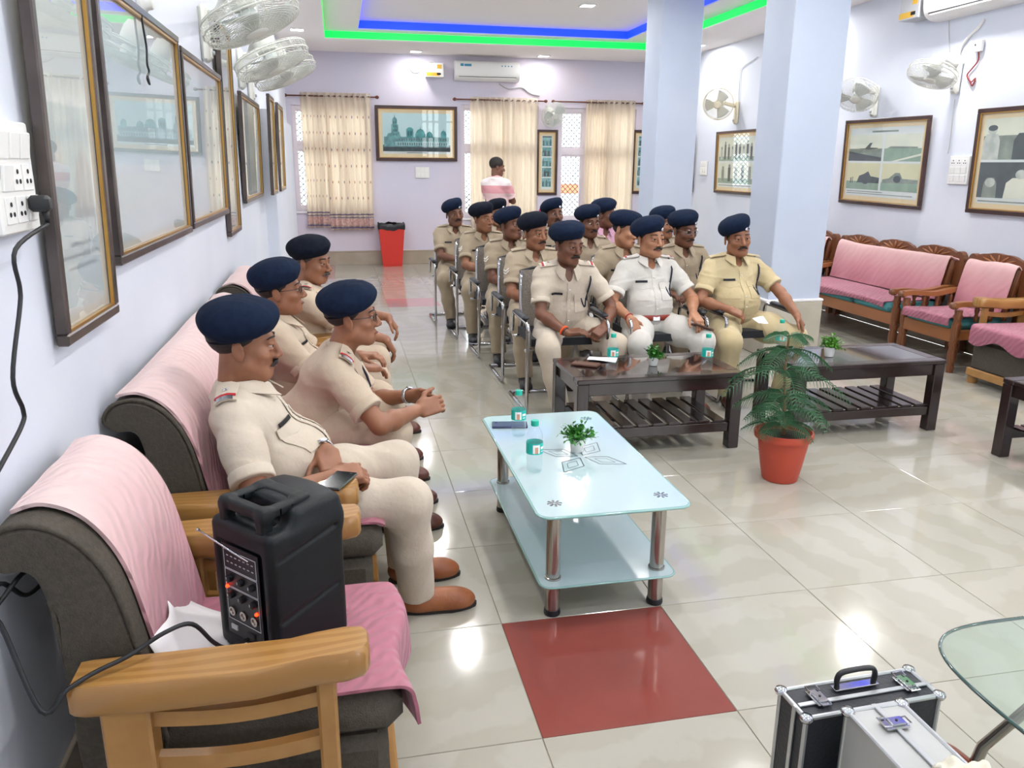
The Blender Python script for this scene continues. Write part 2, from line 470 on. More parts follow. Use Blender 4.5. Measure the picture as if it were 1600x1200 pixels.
def ledring(name, x0, x1, y0, y1, za, zb, m, what):
    for nm, lo, hi in (('far', (x0, y1-.006, za), (x1, y1, zb)), ('near', (x0, y0, za), (x1, y0+.006, zb)), ('left', (x0, y0+.007, za), (x0+.006, y1-.007, zb)), ('right', (x1-.006, y0+.007, za), (x1, y1-.007, zb))):
        o = MB().bb(lo, hi).build(name, m)
        side = {'far': 'above the back windows', 'near': 'at the end opposite the windows', 'left': 'over the sofa wall with tall frames', 'right': 'on the side of the carved sofas'}[nm]
        tag(o, '%s glowing led strip of the ceiling recess, %s' % (what, side), 'led strip', what+' ceiling led strips')
ledring('led_strip', GX0, GX1, GY0, GY1, ZC+.012, z2-.012, 'led_green', 'green')
ledring('led_strip', BX0, BX1, BY0, BY1, z2+.012, z3-.012, 'led_blue', 'blue')
# square ceiling lamps, each with its own light
LAMPS = [(x, y, z3) for x in (.62, 2.54) for y in (8.16, 5.6, 3.0, .4)]+[(x, y, ZC) for x in (-.9, 4.5) for y in (9.3, 6.9, 4.5, 2.1, -.3, -2.2)]+[(.74, 10.95, ZC), (2.7, 10.95, ZC), (1.58, -1.5, z3)]
def ceiling_lamp(x, y, z):
    lab = 'square white ceiling lamp in the inner recessed panel' if z == z3 else 'square white ceiling lamp in the border near the back wall' if y > 10.5 else 'square white ceiling lamp in the border along the side wall'
    t = thing('ceiling_lamp', lab, 'ceiling lamp', (x, y, z), 0, 'square ceiling lamps')
    return t
first = None
for x, y, z in LAMPS:
    t = ceiling_lamp(x, y, z)
    if first is None:
        f = MB()
        for sx, sy, ww, hh in ((0, .083, .18, .014), (0, -.083, .18, .014), (.083, 0, .014, .152), (-.083, 0, .014, .152)): f.box((sx, sy, -.006), (ww, hh, .012), None, .002)
        a = f.build('lamp_frame', 'plastic_white', t); b = MB().box((0, 0, -.004), (.15, .15, .006)).build('lamp_panel', 'lamp_panel', t); first = (a, b)
    else:
        for q in first:
            c = q.copy(); C.objects.link(c); c.parent = t
    ld = bpy.data.lights.new('ceiling_lamp_light', 'AREA'); ld.shape = 'SQUARE'; ld.size = .16; ld.energy = LAMP_W*(1.35 if z == z3 else .30 if y > 10.5 else 1.3 if x > 2 else .5); ld.color = (1, .985, .97)
    lo = bpy.data.objects.new('ceiling_lamp_light', ld); C.objects.link(lo); lo.parent = t; lo.location = (0, 0, -.012)
# pillars with tiled foot
PX, PW = 2.995, .475
for py, what in ((4.2, 'behind the seated man in sand uniform'), (6.9, 'further back by the rows of chairs')):
    p = struct('pillar', MB().bb((PX, py, 0), (PX+PW, py+.46, ZC+.3), .008), 'pillar_paint', label='square pale blue pillar '+what)
    f = MB()
    f.bb((PX-.022, py-.022, 0), (PX+PW+.022, py+.482, .47), .006); o = f.build('plinth', 'plinth_tile', p)
    MB().bb((PX-.026, py-.026, .47), (PX+PW+.026, py+.486, .492), .006).build('plinth_edge', 'white_paint', p)
# windows: frame, mullions, panes, iron grille outside
for n, (x0, x1, z0, z1) in enumerate(WIN, 1):
    fr = MB(); fw = .06
    fr.bb((x0, YB+.03, z0), (x0+fw, YB+.10, z1), .004); fr.bb((x1-fw, YB+.03, z0), (x1, YB+.10, z1), .004); fr.bb((x0+fw, YB+.03, z0), (x1-fw, YB+.10, z0+fw), .004); fr.bb((x0+fw, YB+.03, z1-fw), (x1-fw, YB+.10, z1), .004)
    tz = z0+(z1-z0)*.62
    fr.bb((x0+fw, YB+.03, tz-.05), (x1-fw, YB+.10, tz+.05), .004)
    k = 3
    for i in range(1, k):
        xm = x0+(x1-x0)*i/k; fr.bb((xm-.035, YB+.035, z0+fw), (xm+.035, YB+.095, z1-fw), .004)
    wo = tag(fr.build('window_%d' % n, 'window_paint'), 'white painted window %s' % {1: 'behind the printed curtain with dots', 2: 'behind the plain curtain and the standing man', 3: 'half covered, with a diamond grille'}[n], None, None, 'structure')
    for i in range(k):
        a, b = x0+(x1-x0)*i/k+.03, x0+(x1-x0)*(i+1)/k-.03
        for za, zb in ((z0+fw, tz-.05), (tz+.05, z1-fw)):
            MB().bb((a, YB+.06, za), (b, YB+.066, zb)).build('window_pane', 'pane', wo)
            sash = MB(); q = .03
            sash.bb((a+.005, YB+.045, za), (a+.005+q, YB+.075, zb)); sash.bb((b-.005-q, YB+.045, za), (b-.005, YB+.075, zb)); sash.bb((a+.035, YB+.045, za), (b-.035, YB+.075, za+q)); sash.bb((a+.035, YB+.045, zb-q), (b-.035, YB+.075, zb)); sash.build('sash', 'window_paint', wo)
    g = MB(); st = .085; W_, H_ = x1-x0, z1-z0
    for dgn in (1, -1):
        c = -H_ if dgn == 1 else 0
        while c < W_+(H_ if dgn == -1 else 0):
            pa, pb = [], []
            # line x = c + dgn*z
            zs = [0, H_]; lo = max(0, min(-c*dgn, (W_-c)*dgn)); hi = min(H_, max(-c*dgn, (W_-c)*dgn))
            if hi-lo > .02: g.tube([(x0+c+dgn*lo, YB+.15, z0+lo), (x0+c+dgn*hi, YB+.15, z0+hi)], .007, 4)
            c += st
    g.build('grille', 'iron', wo)
    struct('trim_%d' % n, MB().bb((x0-.02, YB-.03, z0-.035), (x1+.02, YB+.03, z0), .004), 'white_paint', label='painted sill under window %d' % n)
# what stands outside the windows
tag(MB().bb((-6, 14.5, -.5), (9, 14.8, 1.0)).build('parapet', 'outside_plaster'), 'pale parapet wall outside the windows', 'wall')
tag(MB().bb((2.6, 14.5, 1.0), (7.2, 14.62, 1.2)).build('rail_board', 'outside_orange'), 'orange board on the rail outside the windows', 'board')
tag(MB().bb((-6, YB+.25, -.6), (9, 15, -.5)).build('terrace', 'outside_plaster'), 'pale terrace ground outside the windows', 'terrace', None, 'structure')
# ------------------------------------------------------------------ furniture
mat('dark_fabric', '#453f36', .9, col2='#4e483e', nscale=90, bump=.35, bscale=260)
mat('wood_light', '#aa7e47', .28, col2='#9c7039', nscale=6, wave=3, detail=4, stretch=(2.2, .25, 2.2), coat=.35)
mat('wood_plain', '#a67a44', .3, col2='#9b6e38', nscale=14, coat=.3)
mat('wood_carved', '#7c4a2b', .38, col2='#693c22', nscale=4, wave=4, stretch=(5, 1, 1), bump=.3, bscale=60, coat=.15)
mat('wood_rail', '#9a6238', .4, col2='#8a542e', nscale=4, wave=4, stretch=(5, 1, 1), coat=.15)
mat('wood_dark', '#251a1a', .22, col2='#2e2020', nscale=4, wave=4, stretch=(5, 1, 1), coat=.4)
mat('table_glass', '#1c1416', .03, coat=1.0)
mat('chrome', '#c8c8cc', .09, 1.0)
mat('steel', '#a9a29c', .16, 1.0)
mat('black_plastic', '#1d2127', .45, bump=.08, bscale=200)
mat('black_pad', '#1a1c22', .6)
mat('mesh_taupe', '#8d857c', .8, col2='#6f6860', nscale=120, bump=.3, bscale=300)
mat('cover_teal', '#3f7f83', .85, bump=.3, bscale=60)
mat('frost_glass', '#b7ccd0', .12, coat=.8)
mat('frost_edge', '#8fb9b4', .08, coat=1.0)
mat('print_grey', '#4a575d', .4)
mat('print_dark', '#20262a', .4)
glassy('table_clear', '#eef6f2', 1.5, haze=.06, hcol='#cfd8d4')
mat('table_edge_dark', '#2f4a46', .08, coat=1.0)
mat('wood_red', '#8a4026', .3, coat=.3)
def quilt(name, top, mid, low, z0, z1, scale=13, bs=.38):
    """dusty-rose throw dyed pale at the top and deeper below, stitched in leaves"""
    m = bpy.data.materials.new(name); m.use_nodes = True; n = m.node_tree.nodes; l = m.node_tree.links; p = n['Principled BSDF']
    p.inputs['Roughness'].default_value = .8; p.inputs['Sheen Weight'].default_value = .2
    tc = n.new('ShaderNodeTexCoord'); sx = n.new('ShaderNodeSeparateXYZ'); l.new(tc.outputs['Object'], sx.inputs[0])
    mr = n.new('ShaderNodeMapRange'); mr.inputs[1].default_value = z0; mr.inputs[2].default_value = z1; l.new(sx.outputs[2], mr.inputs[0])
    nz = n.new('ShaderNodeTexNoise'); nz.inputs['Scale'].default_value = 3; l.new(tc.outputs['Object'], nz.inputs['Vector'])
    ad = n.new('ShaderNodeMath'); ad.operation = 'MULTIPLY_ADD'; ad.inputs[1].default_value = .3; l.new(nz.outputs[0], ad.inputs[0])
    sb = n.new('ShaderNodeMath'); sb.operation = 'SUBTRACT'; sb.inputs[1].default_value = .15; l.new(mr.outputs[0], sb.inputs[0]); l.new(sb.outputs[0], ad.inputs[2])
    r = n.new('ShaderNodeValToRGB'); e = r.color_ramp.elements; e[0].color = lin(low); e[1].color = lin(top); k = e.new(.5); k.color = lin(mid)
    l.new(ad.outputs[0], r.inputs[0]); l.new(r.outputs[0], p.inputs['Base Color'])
    w1 = n.new('ShaderNodeTexWave'); w1.inputs['Scale'].default_value = scale; w1.inputs['Distortion'].default_value = 5; w1.inputs['Detail'].default_value = 1; w1.bands_direction = 'DIAGONAL'
    l.new(tc.outputs['Object'], w1.inputs['Vector'])
    b = n.new('ShaderNodeBump'); b.inputs['Strength'].default_value = bs; b.inputs['Distance'].default_value = .012; l.new(w1.outputs['Fac'], b.inputs['Height']); l.new(b.outputs[0], p.inputs['Normal'])
    M[name] = m
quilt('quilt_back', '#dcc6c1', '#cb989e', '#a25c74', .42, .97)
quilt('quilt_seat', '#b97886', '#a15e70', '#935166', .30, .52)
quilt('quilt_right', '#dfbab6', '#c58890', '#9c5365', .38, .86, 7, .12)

def smooth_poly(pts, n=5):
    P = [np.array(p, float) for p in pts]; out = []; k = len(P)
    for i in range(k-1):
        p0, p1, p2, p3 = P[max(i-1, 0)], P[i], P[i+1], P[min(i+2, k-1)]
        for j in range(n):
            t = j/n; out.append(.5*((2*p1)+(-p0+p2)*t+(2*p0-5*p1+4*p2-p3)*t*t+(-p0+3*p1-3*p2+p3)*t**3))
    out.append(P[-1]); return out
# --- fabric sofas with broad wooden arms. local: faces +y, x along the seat, y=0 is 0.8 m before the front of the seat
BACK = [(-.10, .40), (-.13, .60), (-.165, .77), (-.22, .865), (-.29, .905), (-.355, .895), (-.385, .855), (-.365, .825), (-.31, .82), (-.28, .75), (-.265, .55), (-.25, .30), (-.12, .27)]
def rug_sheet(name, parent, xs, line, m, th=.008, edge=None, seed=1, wob=.006):
    """cover lying along a profile line (list of (y,z)), between xs"""
    rr = np.random.RandomState(seed); ph = rr.uniform(0, 6, 6); L = smooth_poly(line, 6); n = len(L)
    def fn(u, v):
        i = min(int(v*(n-1)), n-2); t = v*(n-1)-i; y, z = L[i]*(1-t)+L[i+1]*t
        x = xs[0]+(xs[1]-xs[0])*u
        d = wob*(math.sin(9*u+3*v+ph[0])*.5+math.sin(17*u-5*v+ph[1])*.3+math.sin(6*v+4*u+ph[2])*.5)
        a = L[min(i+1, n-1)]-L[i]; a = a/(np.linalg.norm(a)+1e-9)
        e = edge(u, v) if edge else (0, 0, 0)
        return (x+e[0], y-a[1]*0+d*(-a[1])*-1+e[1], z+d*a[0]*-1+e[2])
    return MB().grid(fn, 36, n-1, th).build(name, m, parent, True, 60)
def fabric_sofa(name, label, cat, loc, rz, W, seats, group=None, arms=(1, 1), cover=True, slats=3, armx=None):
    t = thing(name, label, cat, loc, rz, group); hw = W/2; iw = hw-.06
    prof = smooth_poly(BACK, 5); nP = len(prof)
    def slab(x0, x1):
        V = []; F = []; xs = [x0, x0+.012, x1-.012, x1]; off = [.012, 0, 0, .012]; cen = np.mean(prof, 0)
        for x, o in zip(xs, off):
            for p in prof: q = p+(cen-p)/(np.linalg.norm(cen-p)+1e-9)*o; V.append((x, q[0], q[1]))
        for i in range(3):
            for k in range(nP): F.append((i*nP+k, i*nP+(k+1) % nP, (i+1)*nP+(k+1) % nP, (i+1)*nP+k))
        F.append(tuple(range(nP))[::-1]); F.append(tuple(3*nP+k for k in range(nP)))
        return MB().add(V, F)
    bk = slab(-iw, iw).build('backrest', 'dark_fabric', t, True, 40)
    for x in (-iw+.006, iw-.006):
        MB().tube([(x, p[0], p[1]) for p in prof], .006, 6, closed=True).build('piping', 'dark_fabric', bk, True)
    MB().bb((-iw+.002, -.2, .10), (iw-.002, .36, .33), .025).build('seat_base', 'dark_fabric', t, True, 40)
    sw = 2*iw/seats
    for i in range(seats):
        MB().bb((-iw+i*sw+.003, -.13, .33), (-iw+(i+1)*sw-.003, .395, .435), .035).build('seat_cushion', 'dark_fabric', t, True, 50)
    MB().bb((-hw+.07, .36, .06), (hw-.07, .385, .12), .006).build('front_rail', 'wood_plain', t)
    for sg, on in ((-1, arms[0]), (1, arms[1])):
        if not on: continue
        xa = sg*hw
        pts = []
        for y, wd in ((-.235, .045), (-.215, .052), (-.1, .052), (.1, .048), (.22, .052), (.28, .056), (.315, .045), (.325, .025)): pts.append((y, wd))
        poly = [(xa+w_, y) for y, w_ in pts]+[(xa-w_, y) for y, w_ in pts[::-1]]
        ar = MB(); n = len(poly)
        V = []
        for dz, sc in ((.555, .82), (.568, 1), (.61, 1), (.622, .86)):
            for x, y in poly:
                zc = dz+.012*math.sin((y+.26)/.585*math.pi)*-1+(.012 if y > .15 else 0)
                V.append((xa+(x-xa)*sc, .03+(y-.03)*(.985 if sc < 1 else 1), zc))
        F = [(i*n+k, i*n+(k+1) % n, (i+1)*n+(k+1) % n, (i+1)*n+k) for i in range(3) for k in range(n)]+[tuple(range(n))[::-1], tuple(3*n+k for k in range(n))]
        ar.add(V, F); ar.build('armrest', 'wood_light', t, True, 50)
        MB().bb((xa-.035, -.19, 0), (xa+.035, -.10, .553), .006).build('arm_post', 'wood_plain', t)
        MB().bb((xa-.022, .215, 0), (xa+.022, .255, .558), .006).build('arm_post', 'wood_plain', t)
        for i in range(slats):
            z = .49-.105*i
            MB().grid(lambda u, v, z=z: (xa+.012, -.10+.315*u, z+.034*v-.014*math.sin(u*math.pi)), 8, 1, .024).build('arm_slat', 'wood_plain', t, True, 40)
        MB().bb((xa-.03, .33, 0), (xa+.03, .385, .4 if sg < 5 else 0), .008).build('leg', 'wood_light', t) if False else None
    for sg in (-1, 1):
        MB().lathe([(.035, 0), (.04, .02), (.032, .04), (.04, .06), (.036, .1)], (sg*(hw-.09), .33, 0), 14).build('leg', 'wood_plain', t, True, 40)
        MB().bb((sg*(hw-.09)-.03, -.2, 0), (sg*(hw-.09)+.03, -.14, .1), .004).build('leg', 'wood_light', t)
    return t, iw
ARM, _iw = fabric_sofa('armchair', 'dark fabric armchair with broad wooden arms, black speaker on its pink seat cover', 'armchair', (-.8, -.065, 0), R(-90), .64, 1, arms=(1, 1))
SOFA, _iw2 = fabric_sofa('sofa', 'long dark fabric sofa with pink throw against the wall of tall frames', 'sofa', (-.8, 1.53, 0), R(-90), 2.14, 3)
SOF2, _iw3 = fabric_sofa('sofa', 'dark fabric seat with pink throw past the long sofa, beside the stepped wall', 'sofa', (-.8, 3.23, 0), R(-90), 1.0, 1)
BL = [(-.352, .912), (-.29, .922), (-.215, .88), (-.155, .775), (-.118, .6), (-.092, .45)]
def throw(name, label, loc, rz, iw, line, m, edge=None, seed=1, wob=.006, inset=.05, near=None):
    o = rug_sheet(name, None, (-iw+inset, iw-(near or inset*.6)), line, m, edge=edge, seed=seed, wob=wob)
    o.location = loc; o.rotation_euler = (0, 0, rz); tag(o, label, 'throw', 'pink throws on the seats'); return o
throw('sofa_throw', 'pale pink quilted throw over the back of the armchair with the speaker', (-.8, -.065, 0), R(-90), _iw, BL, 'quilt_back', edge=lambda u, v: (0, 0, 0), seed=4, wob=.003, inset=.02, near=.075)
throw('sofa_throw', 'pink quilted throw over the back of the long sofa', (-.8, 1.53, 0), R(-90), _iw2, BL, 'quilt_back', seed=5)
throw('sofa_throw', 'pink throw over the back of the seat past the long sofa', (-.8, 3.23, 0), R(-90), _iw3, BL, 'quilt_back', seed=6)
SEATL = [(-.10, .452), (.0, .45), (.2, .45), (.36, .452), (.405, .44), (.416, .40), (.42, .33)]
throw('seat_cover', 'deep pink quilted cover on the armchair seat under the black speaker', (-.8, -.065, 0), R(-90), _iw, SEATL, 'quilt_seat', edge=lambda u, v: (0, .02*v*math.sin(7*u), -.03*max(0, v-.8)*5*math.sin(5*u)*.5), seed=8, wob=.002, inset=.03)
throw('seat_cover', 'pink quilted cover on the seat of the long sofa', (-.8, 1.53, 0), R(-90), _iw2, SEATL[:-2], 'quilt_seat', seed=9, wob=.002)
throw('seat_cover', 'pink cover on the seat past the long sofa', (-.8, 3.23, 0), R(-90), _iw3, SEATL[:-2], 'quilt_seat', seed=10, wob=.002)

lc = MB().grid(lambda u, v: (-.925+.02*math.sin(5*v)+.10*u+.025*u*u, -.27+.30*v+.03*u, .60-.135*u**.6+.006*math.sin(11*v)), 8, 14, .002).build('lace_cloth', 'white_paint', None, True); tag(lc, 'white lace cloth tucked between the pink throw and the speaker', 'cloth')
# --- carved wooden sofas along the right wall (local faces +y, back at y=-.62)
def carved(name, label, cat, loc, W, seats, teal=True, group=None, z=.0):
    t = thing(name, label, cat, loc, R(90), group); hw = W/2
    turned = [(.026, .0), (.03, .05), (.022, .07), (.034, .1), (.036, .16), (.03, .2), (.04, .23), (.026, .26), (.034, .3), (.036, .38), (.026, .42), (.036, .45), (.028, .47), (.03, .5)]
    for sg in (-1, 1):
        MB().lathe(turned, (sg*(hw-.04), -.035, 0), 14).build('front_post', 'wood_carved', t, True, 45)
        MB().grid(lambda u, v, sg=sg: (sg*(hw-.04)+.03-.06*v, -.62+.64*u, .535+.012*math.sin(u*9)-.02*u), 12, 2, -.038).build('armrest', 'wood_rail', t, True, 40)
        MB().lathe([(.001, -.03), (.026, -.026), (.03, 0), (.026, .026), (.001, .03)], (sg*(hw-.04), .015, .535), 12, rotm(0, R(90), 0)).build('arm_scroll', 'wood_carved', t, True)
        for yy in (-.2, -.33, -.46):
            MB().lathe([(.014, .40), (.02, .43), (.012, .46), (.02, .49), (.014, .54)], (sg*(hw-.04), yy, 0), 10).build('arm_spindle', 'wood_carved', t, True)
        pp = smooth_poly([(-.09, .34), (-.085, .6), (-.1, .75), (-.07, .84), (0, .87), (.06, .83), (.075, .7), (.06, .34)], 4)
        MB().prism([(p[0]*.72, p[1]) for p in pp], .05, (sg*(hw-.06), -.60, 0), rotm(R(90), 0, 0)).build('back_post', 'wood_carved', t, True, 40)
        MB().bb((sg*(hw-.04)-.03, -.66, 0), (sg*(hw-.04)+.03, -.6, .34), .005).build('rear_leg', 'wood_carved', t)
    MB().bb((-hw+.06, -.05, .24), (hw-.06, -.015, .345), .006).build('front_rail', 'wood_rail', t)
    MB().bb((-hw+.06, -.6, .25), (hw-.06, -.055, .33), .006).build('seat_frame', 'wood_rail', t)
    sw = (2*hw-.14)/seats
    for i in range(seats):
        x0 = -hw+.07+i*sw
        MB().bb((x0+.004, -.55, .33), (x0+sw-.004, .0, .425), .035).build('seat_cushion', 'cover_teal' if teal else 'dark_fabric', t, True, 50)
        b = MB().box((x0+sw/2, -.565, .61), (sw-.03, .06, .40), rotm(R(12), 0, 0), .02); b.build('back_panel', 'wood_carved', t, True, 40)
        n = 22; poly = [(-sw*.48, 0)]+[(sw*.48*math.cos(math.pi-math.pi*k/n), .03+(.085+.008*abs(math.sin(4.5*math.pi*k/n)))*math.sin(math.pi*k/n)**.7) for k in range(n+1)]+[(sw*.48, 0)]
        cr = MB().prism(poly, .035, (x0+sw/2, -.605, .775), rotm(R(90), 0, 0)).build('carved_crest', 'wood_carved', t, True, 50)
        for k in range(7):
            a = math.pi*(k+.5)/7
            MB().tube([(x0+sw/2+.02*math.cos(a), -.603, .80+.01*math.sin(a)), (x0+sw/2+sw*.24*math.cos(a), -.602, .80+.05*math.sin(a)), (x0+sw/2+sw*.40*math.cos(a), -.603, .80+.085*math.sin(a))], [.006, .011, .004], 6).build('carved_leaf', 'wood_rail', cr, True)
    return t
RX = 4.16
carved('carved_sofa', 'carved wooden three-seat sofa with pink throw and teal cushions by the right wall', 'sofa', (RX, 5.02, 0), 1.8, 3)
carved('carved_armchair', 'carved wooden armchair with turned posts between the carved sofa and the dark fabric seat', 'armchair', (RX, 3.74, 0), .68, 1)
carved('carved_armchair', 'carved wooden armchair half hidden behind the pillar, past the carved sofa', 'armchair', (RX, 6.33, 0), .72, 1)
SB = [(-.60, .80), (-.565, .83), (-.53, .79), (-.50, .65), (-.47, .5), (-.455, .45)]
SS = [(-.5, .44), (-.3, .436), (-.1, .44), (.0, .437), (.018, .41), (.02, .37)]
def rthrow(name, lab, y, hw, line, m, seed, edge=None):
    o = rug_sheet(name, None, (-hw, hw), line, m, seed=seed, wob=.008, edge=edge); o.location = (RX, y, 0); o.rotation_euler = (0, 0, R(90)); tag(o, lab, 'throw', 'pink throws on the carved seats')
sag = lambda u, v: (0, 0, -.05*max(0, 1-abs(u-.52)/.5)*(v < .3)*math.sin(u*7)**2-.02*(v > .9)*math.sin(9*u))
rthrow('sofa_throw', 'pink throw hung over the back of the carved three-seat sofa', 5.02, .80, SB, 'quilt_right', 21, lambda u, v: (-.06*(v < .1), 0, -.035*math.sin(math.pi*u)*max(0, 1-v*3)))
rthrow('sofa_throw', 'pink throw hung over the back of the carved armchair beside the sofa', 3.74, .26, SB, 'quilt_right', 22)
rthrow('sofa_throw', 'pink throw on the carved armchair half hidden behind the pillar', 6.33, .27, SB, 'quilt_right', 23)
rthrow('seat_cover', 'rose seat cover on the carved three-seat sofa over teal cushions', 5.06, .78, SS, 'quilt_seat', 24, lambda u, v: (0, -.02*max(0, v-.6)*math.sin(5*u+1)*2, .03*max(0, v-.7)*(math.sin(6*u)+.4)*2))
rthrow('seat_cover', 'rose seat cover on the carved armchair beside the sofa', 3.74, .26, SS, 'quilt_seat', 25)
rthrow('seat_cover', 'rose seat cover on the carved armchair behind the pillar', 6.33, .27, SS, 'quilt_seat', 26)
# modern fabric armchair at the right wall
AR2, _iw4 = fabric_sofa('armchair', 'dark fabric armchair with light wooden arms and base at the right wall', 'armchair', (4.48, 2.86, 0), R(90), .76, 1)
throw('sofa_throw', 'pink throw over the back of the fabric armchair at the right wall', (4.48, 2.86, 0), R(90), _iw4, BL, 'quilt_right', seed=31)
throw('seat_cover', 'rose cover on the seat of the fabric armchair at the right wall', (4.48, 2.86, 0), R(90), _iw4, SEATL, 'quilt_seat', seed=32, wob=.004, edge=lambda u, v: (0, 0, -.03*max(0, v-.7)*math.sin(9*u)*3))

# --- chrome visitor chairs (local faces +y)
def visitor_chair(label, loc, rz):
    t = thing('visitor_chair', label, 'chair', (loc[0], loc[1], 0), rz, 'chrome visitor chairs')
    r = .0125
    for sg in (-1, 1):
        x = sg*.265
        p = [(x, -.27, .0125), (x, -.1, .0125), (x, .2, .0125)]+arc((x, .2, .0525), .04, -90, 0, 5, 'yz')+[(x, .25, .3), (x, .262, .56)]+arc((x, .222, .562), .04, 0, 90, 5, 'yz')+[(x, .1, .605), (x, -.16, .61)]+arc((x, -.16, .57), .04, 90, 170, 4, 'yz')+[(x, -.215, .47)]
        MB().tube(p, r, 8).build('side_frame', 'chrome', t, True)
        MB().box((x, .045, .627), (.05, .30, .028), None, .012).build('armrest', 'black_plastic', t, True, 50)
        MB().tube([(sg*.2, -.215, .45), (sg*.2, -.235, .6), (sg*.195, -.27, .78), (sg*.185, -.30, .865)], .012, 8).build('back_upright', 'chrome', t, True)
        MB().tube([(x, -.2, .435), (sg*.2, -.21, .435)], .011, 8).build('bracket', 'chrome', t, True)
        MB().tube([(x, .18, .415), (sg*.2, .16, .415)], .011, 8).build('bracket', 'chrome', t, True)
    MB().tube([(-.265, -.27, .0125), (.265, -.27, .0125)], r, 8).build('floor_bar', 'chrome', t, True)
    MB().grid(lambda u, v: (-.225+.45*u, -.22+.40*v, .448-.015*math.sin(u*math.pi)*math.sin(v*math.pi)-.03*max(0, v-.8)*5*.3), 8, 8, -.05).build('seat', 'black_pad', t, True, 50)
    MB().grid(lambda u, v: (-.20+.40*u, -.222-.085*v-.025*math.sin(u*math.pi), .47+.40*v), 8, 8, .014).build('backrest', 'mesh_taupe', t, True, 50)
    MB().tube([(-.2, -.232, .5), (-.195, -.3, .78), (-.185, -.315, .865), (-.1, -.335, .882), (.1, -.335, .882), (.185, -.315, .865), (.195, -.3, .78), (.2, -.232, .5)], .011, 6).build('back_rim', 'black_plastic', t, True)
    return t
# --- dark wooden tables with slatted shelf
def dark_table(label, x0, x1, y0, y1, zt=.45, nslat=9, along='y'):
    cx, cy = (x0+x1)/2, (y0+y1)/2; t = thing('coffee_table', label, 'coffee table', (cx, cy, 0), 0, 'dark wooden coffee tables'); hx, hy = (x1-x0)/2, (y1-y0)/2
    tp = MB(); b = .075
    tp.bb((-hx, -hy, zt-.028), (hx, -hy+b, zt), .005); tp.bb((-hx, hy-b, zt-.028), (hx, hy, zt), .005); tp.bb((-hx, -hy+b, zt-.028), (-hx+b, hy-b, zt), .005); tp.bb((hx-b, -hy+b, zt-.028), (hx, hy-b, zt), .005)
    tp.build('top_frame', 'wood_dark', t); MB().bb((-hx+b-.002, -hy+b-.002, zt-.02), (hx-b+.002, hy-b+.002, zt-.001)).build('glass_panel', 'table_glass', t)
    for sx in (-1, 1):
        for sy in (-1, 1): MB().bb((sx*(hx-.035)-.033, sy*(hy-.035)-.033, 0), (sx*(hx-.035)+.033, sy*(hy-.035)+.033, zt-.028), .004).build('leg', 'wood_dark', t)
    for sy in (-1, 1):
        MB().bb((-hx+.068, sy*(hy-.03)-.012, zt-.098), (hx-.068, sy*(hy-.03)+.012, zt-.029), .003).build('apron', 'wood_dark', t); MB().bb((-hx+.068, sy*(hy-.03)-.014, .10), (hx-.068, sy*(hy-.03)+.014, .155), .003).build('shelf_rail', 'wood_dark', t)
    for sx in (-1, 1):
        MB().bb((sx*(hx-.03)-.012, -hy+.068, zt-.098), (sx*(hx-.03)+.012, hy-.068, zt-.029), .003).build('apron', 'wood_dark', t)
    w_ = (2*hx-.15)/nslat
    for i in range(nslat):
        MB().bb((-hx+.075+i*w_+w_*.13, -hy+.02, .156), (-hx+.075+(i+1)*w_-w_*.13, hy-.02, .172), .003).build('shelf_slat', 'wood_dark', t)
    return t
dark_table('dark wooden coffee table with bottles and a brown phone, before the seated front row', .72, 1.70, 2.13, 2.66)
dark_table('dark wooden coffee table behind the potted conifer, small plant on it', 2.07, 3.06, 2.19, 2.68)
dark_table('empty dark wooden coffee table in front of the fabric armchair at the right wall', 3.07, 3.62, .84, 1.77, nslat=6)
# --- frosted glass coffee table
GT = thing('glass_coffee_table', 'frosted glass coffee table with steel legs standing by the red floor tile', 'coffee table', (.39, 1.09, 0)); GZ = .43
GH = .022
MB().prism(rrect(.545, 1.13, .045), .010, (0, 0, GZ-.010)).build('table_top', 'frost_glass', GT)
MB().tube([(x, y, GZ-.005) for x, y in rrect(.552, 1.137, .048)], .0052, 6, closed=True).build('glass_edge', 'frost_edge', GT, True)
MB().prism(rrect(.50, 1.03, .04), .008, (0, -.01, .135)).build('lower_shelf', 'frost_glass', GT)
MB().tube([(x, y-.01, .139) for x, y in rrect(.505, 1.035, .042)], .0042, 6, closed=True).build('shelf_edge', 'frost_edge', GT, True)
for sx in (-1, 1):
    for sy in (-1, 1):
        x, y = sx*.197, sy*.455-.005
        lg = MB().lathe([(.027, .022), (.027, .134), (.030, .136), (.030, .15), (.026, .152), (.026, GZ-.02), (.029, GZ-.018), (.029, GZ-.0105)], (x, y, 0), 20).build('leg', 'steel', GT, True, 40)
        MB().lathe([(.029, 0), (.031, .006), (.029, .022)], (x, y, 0), 18).build('foot', 'black_plastic', lg, True, 40)
        cp = MB()
        for k in range(8):
            a = k*math.pi/4; cp.prism([(.007*math.cos(a-.35), .007*math.sin(a-.35)), (.027*math.cos(a-.16), .027*math.sin(a-.16)), (.027*math.cos(a+.16), .027*math.sin(a+.16)), (.007*math.cos(a+.35), .007*math.sin(a+.35))], .0012, (x, y, GZ+.0002))
        cp.build('leg_cap', 'chrome', GT)
def outline(poly, w_, z):
    mb = MB(); n = len(poly)
    for i in range(n):
        a, b = np.array(poly[i], float), np.array(poly[(i+1) % n], float); d = unit2(b-a); q = np.array([-d[1], d[0]])*w_
        mb.add([(*(a-q), z), (*(b-q), z), (*(b+q), z), (*(a+q), z)], [(0, 1, 2, 3)])
    return mb
def unit2(v): return v/(np.linalg.norm(v)+1e-9)
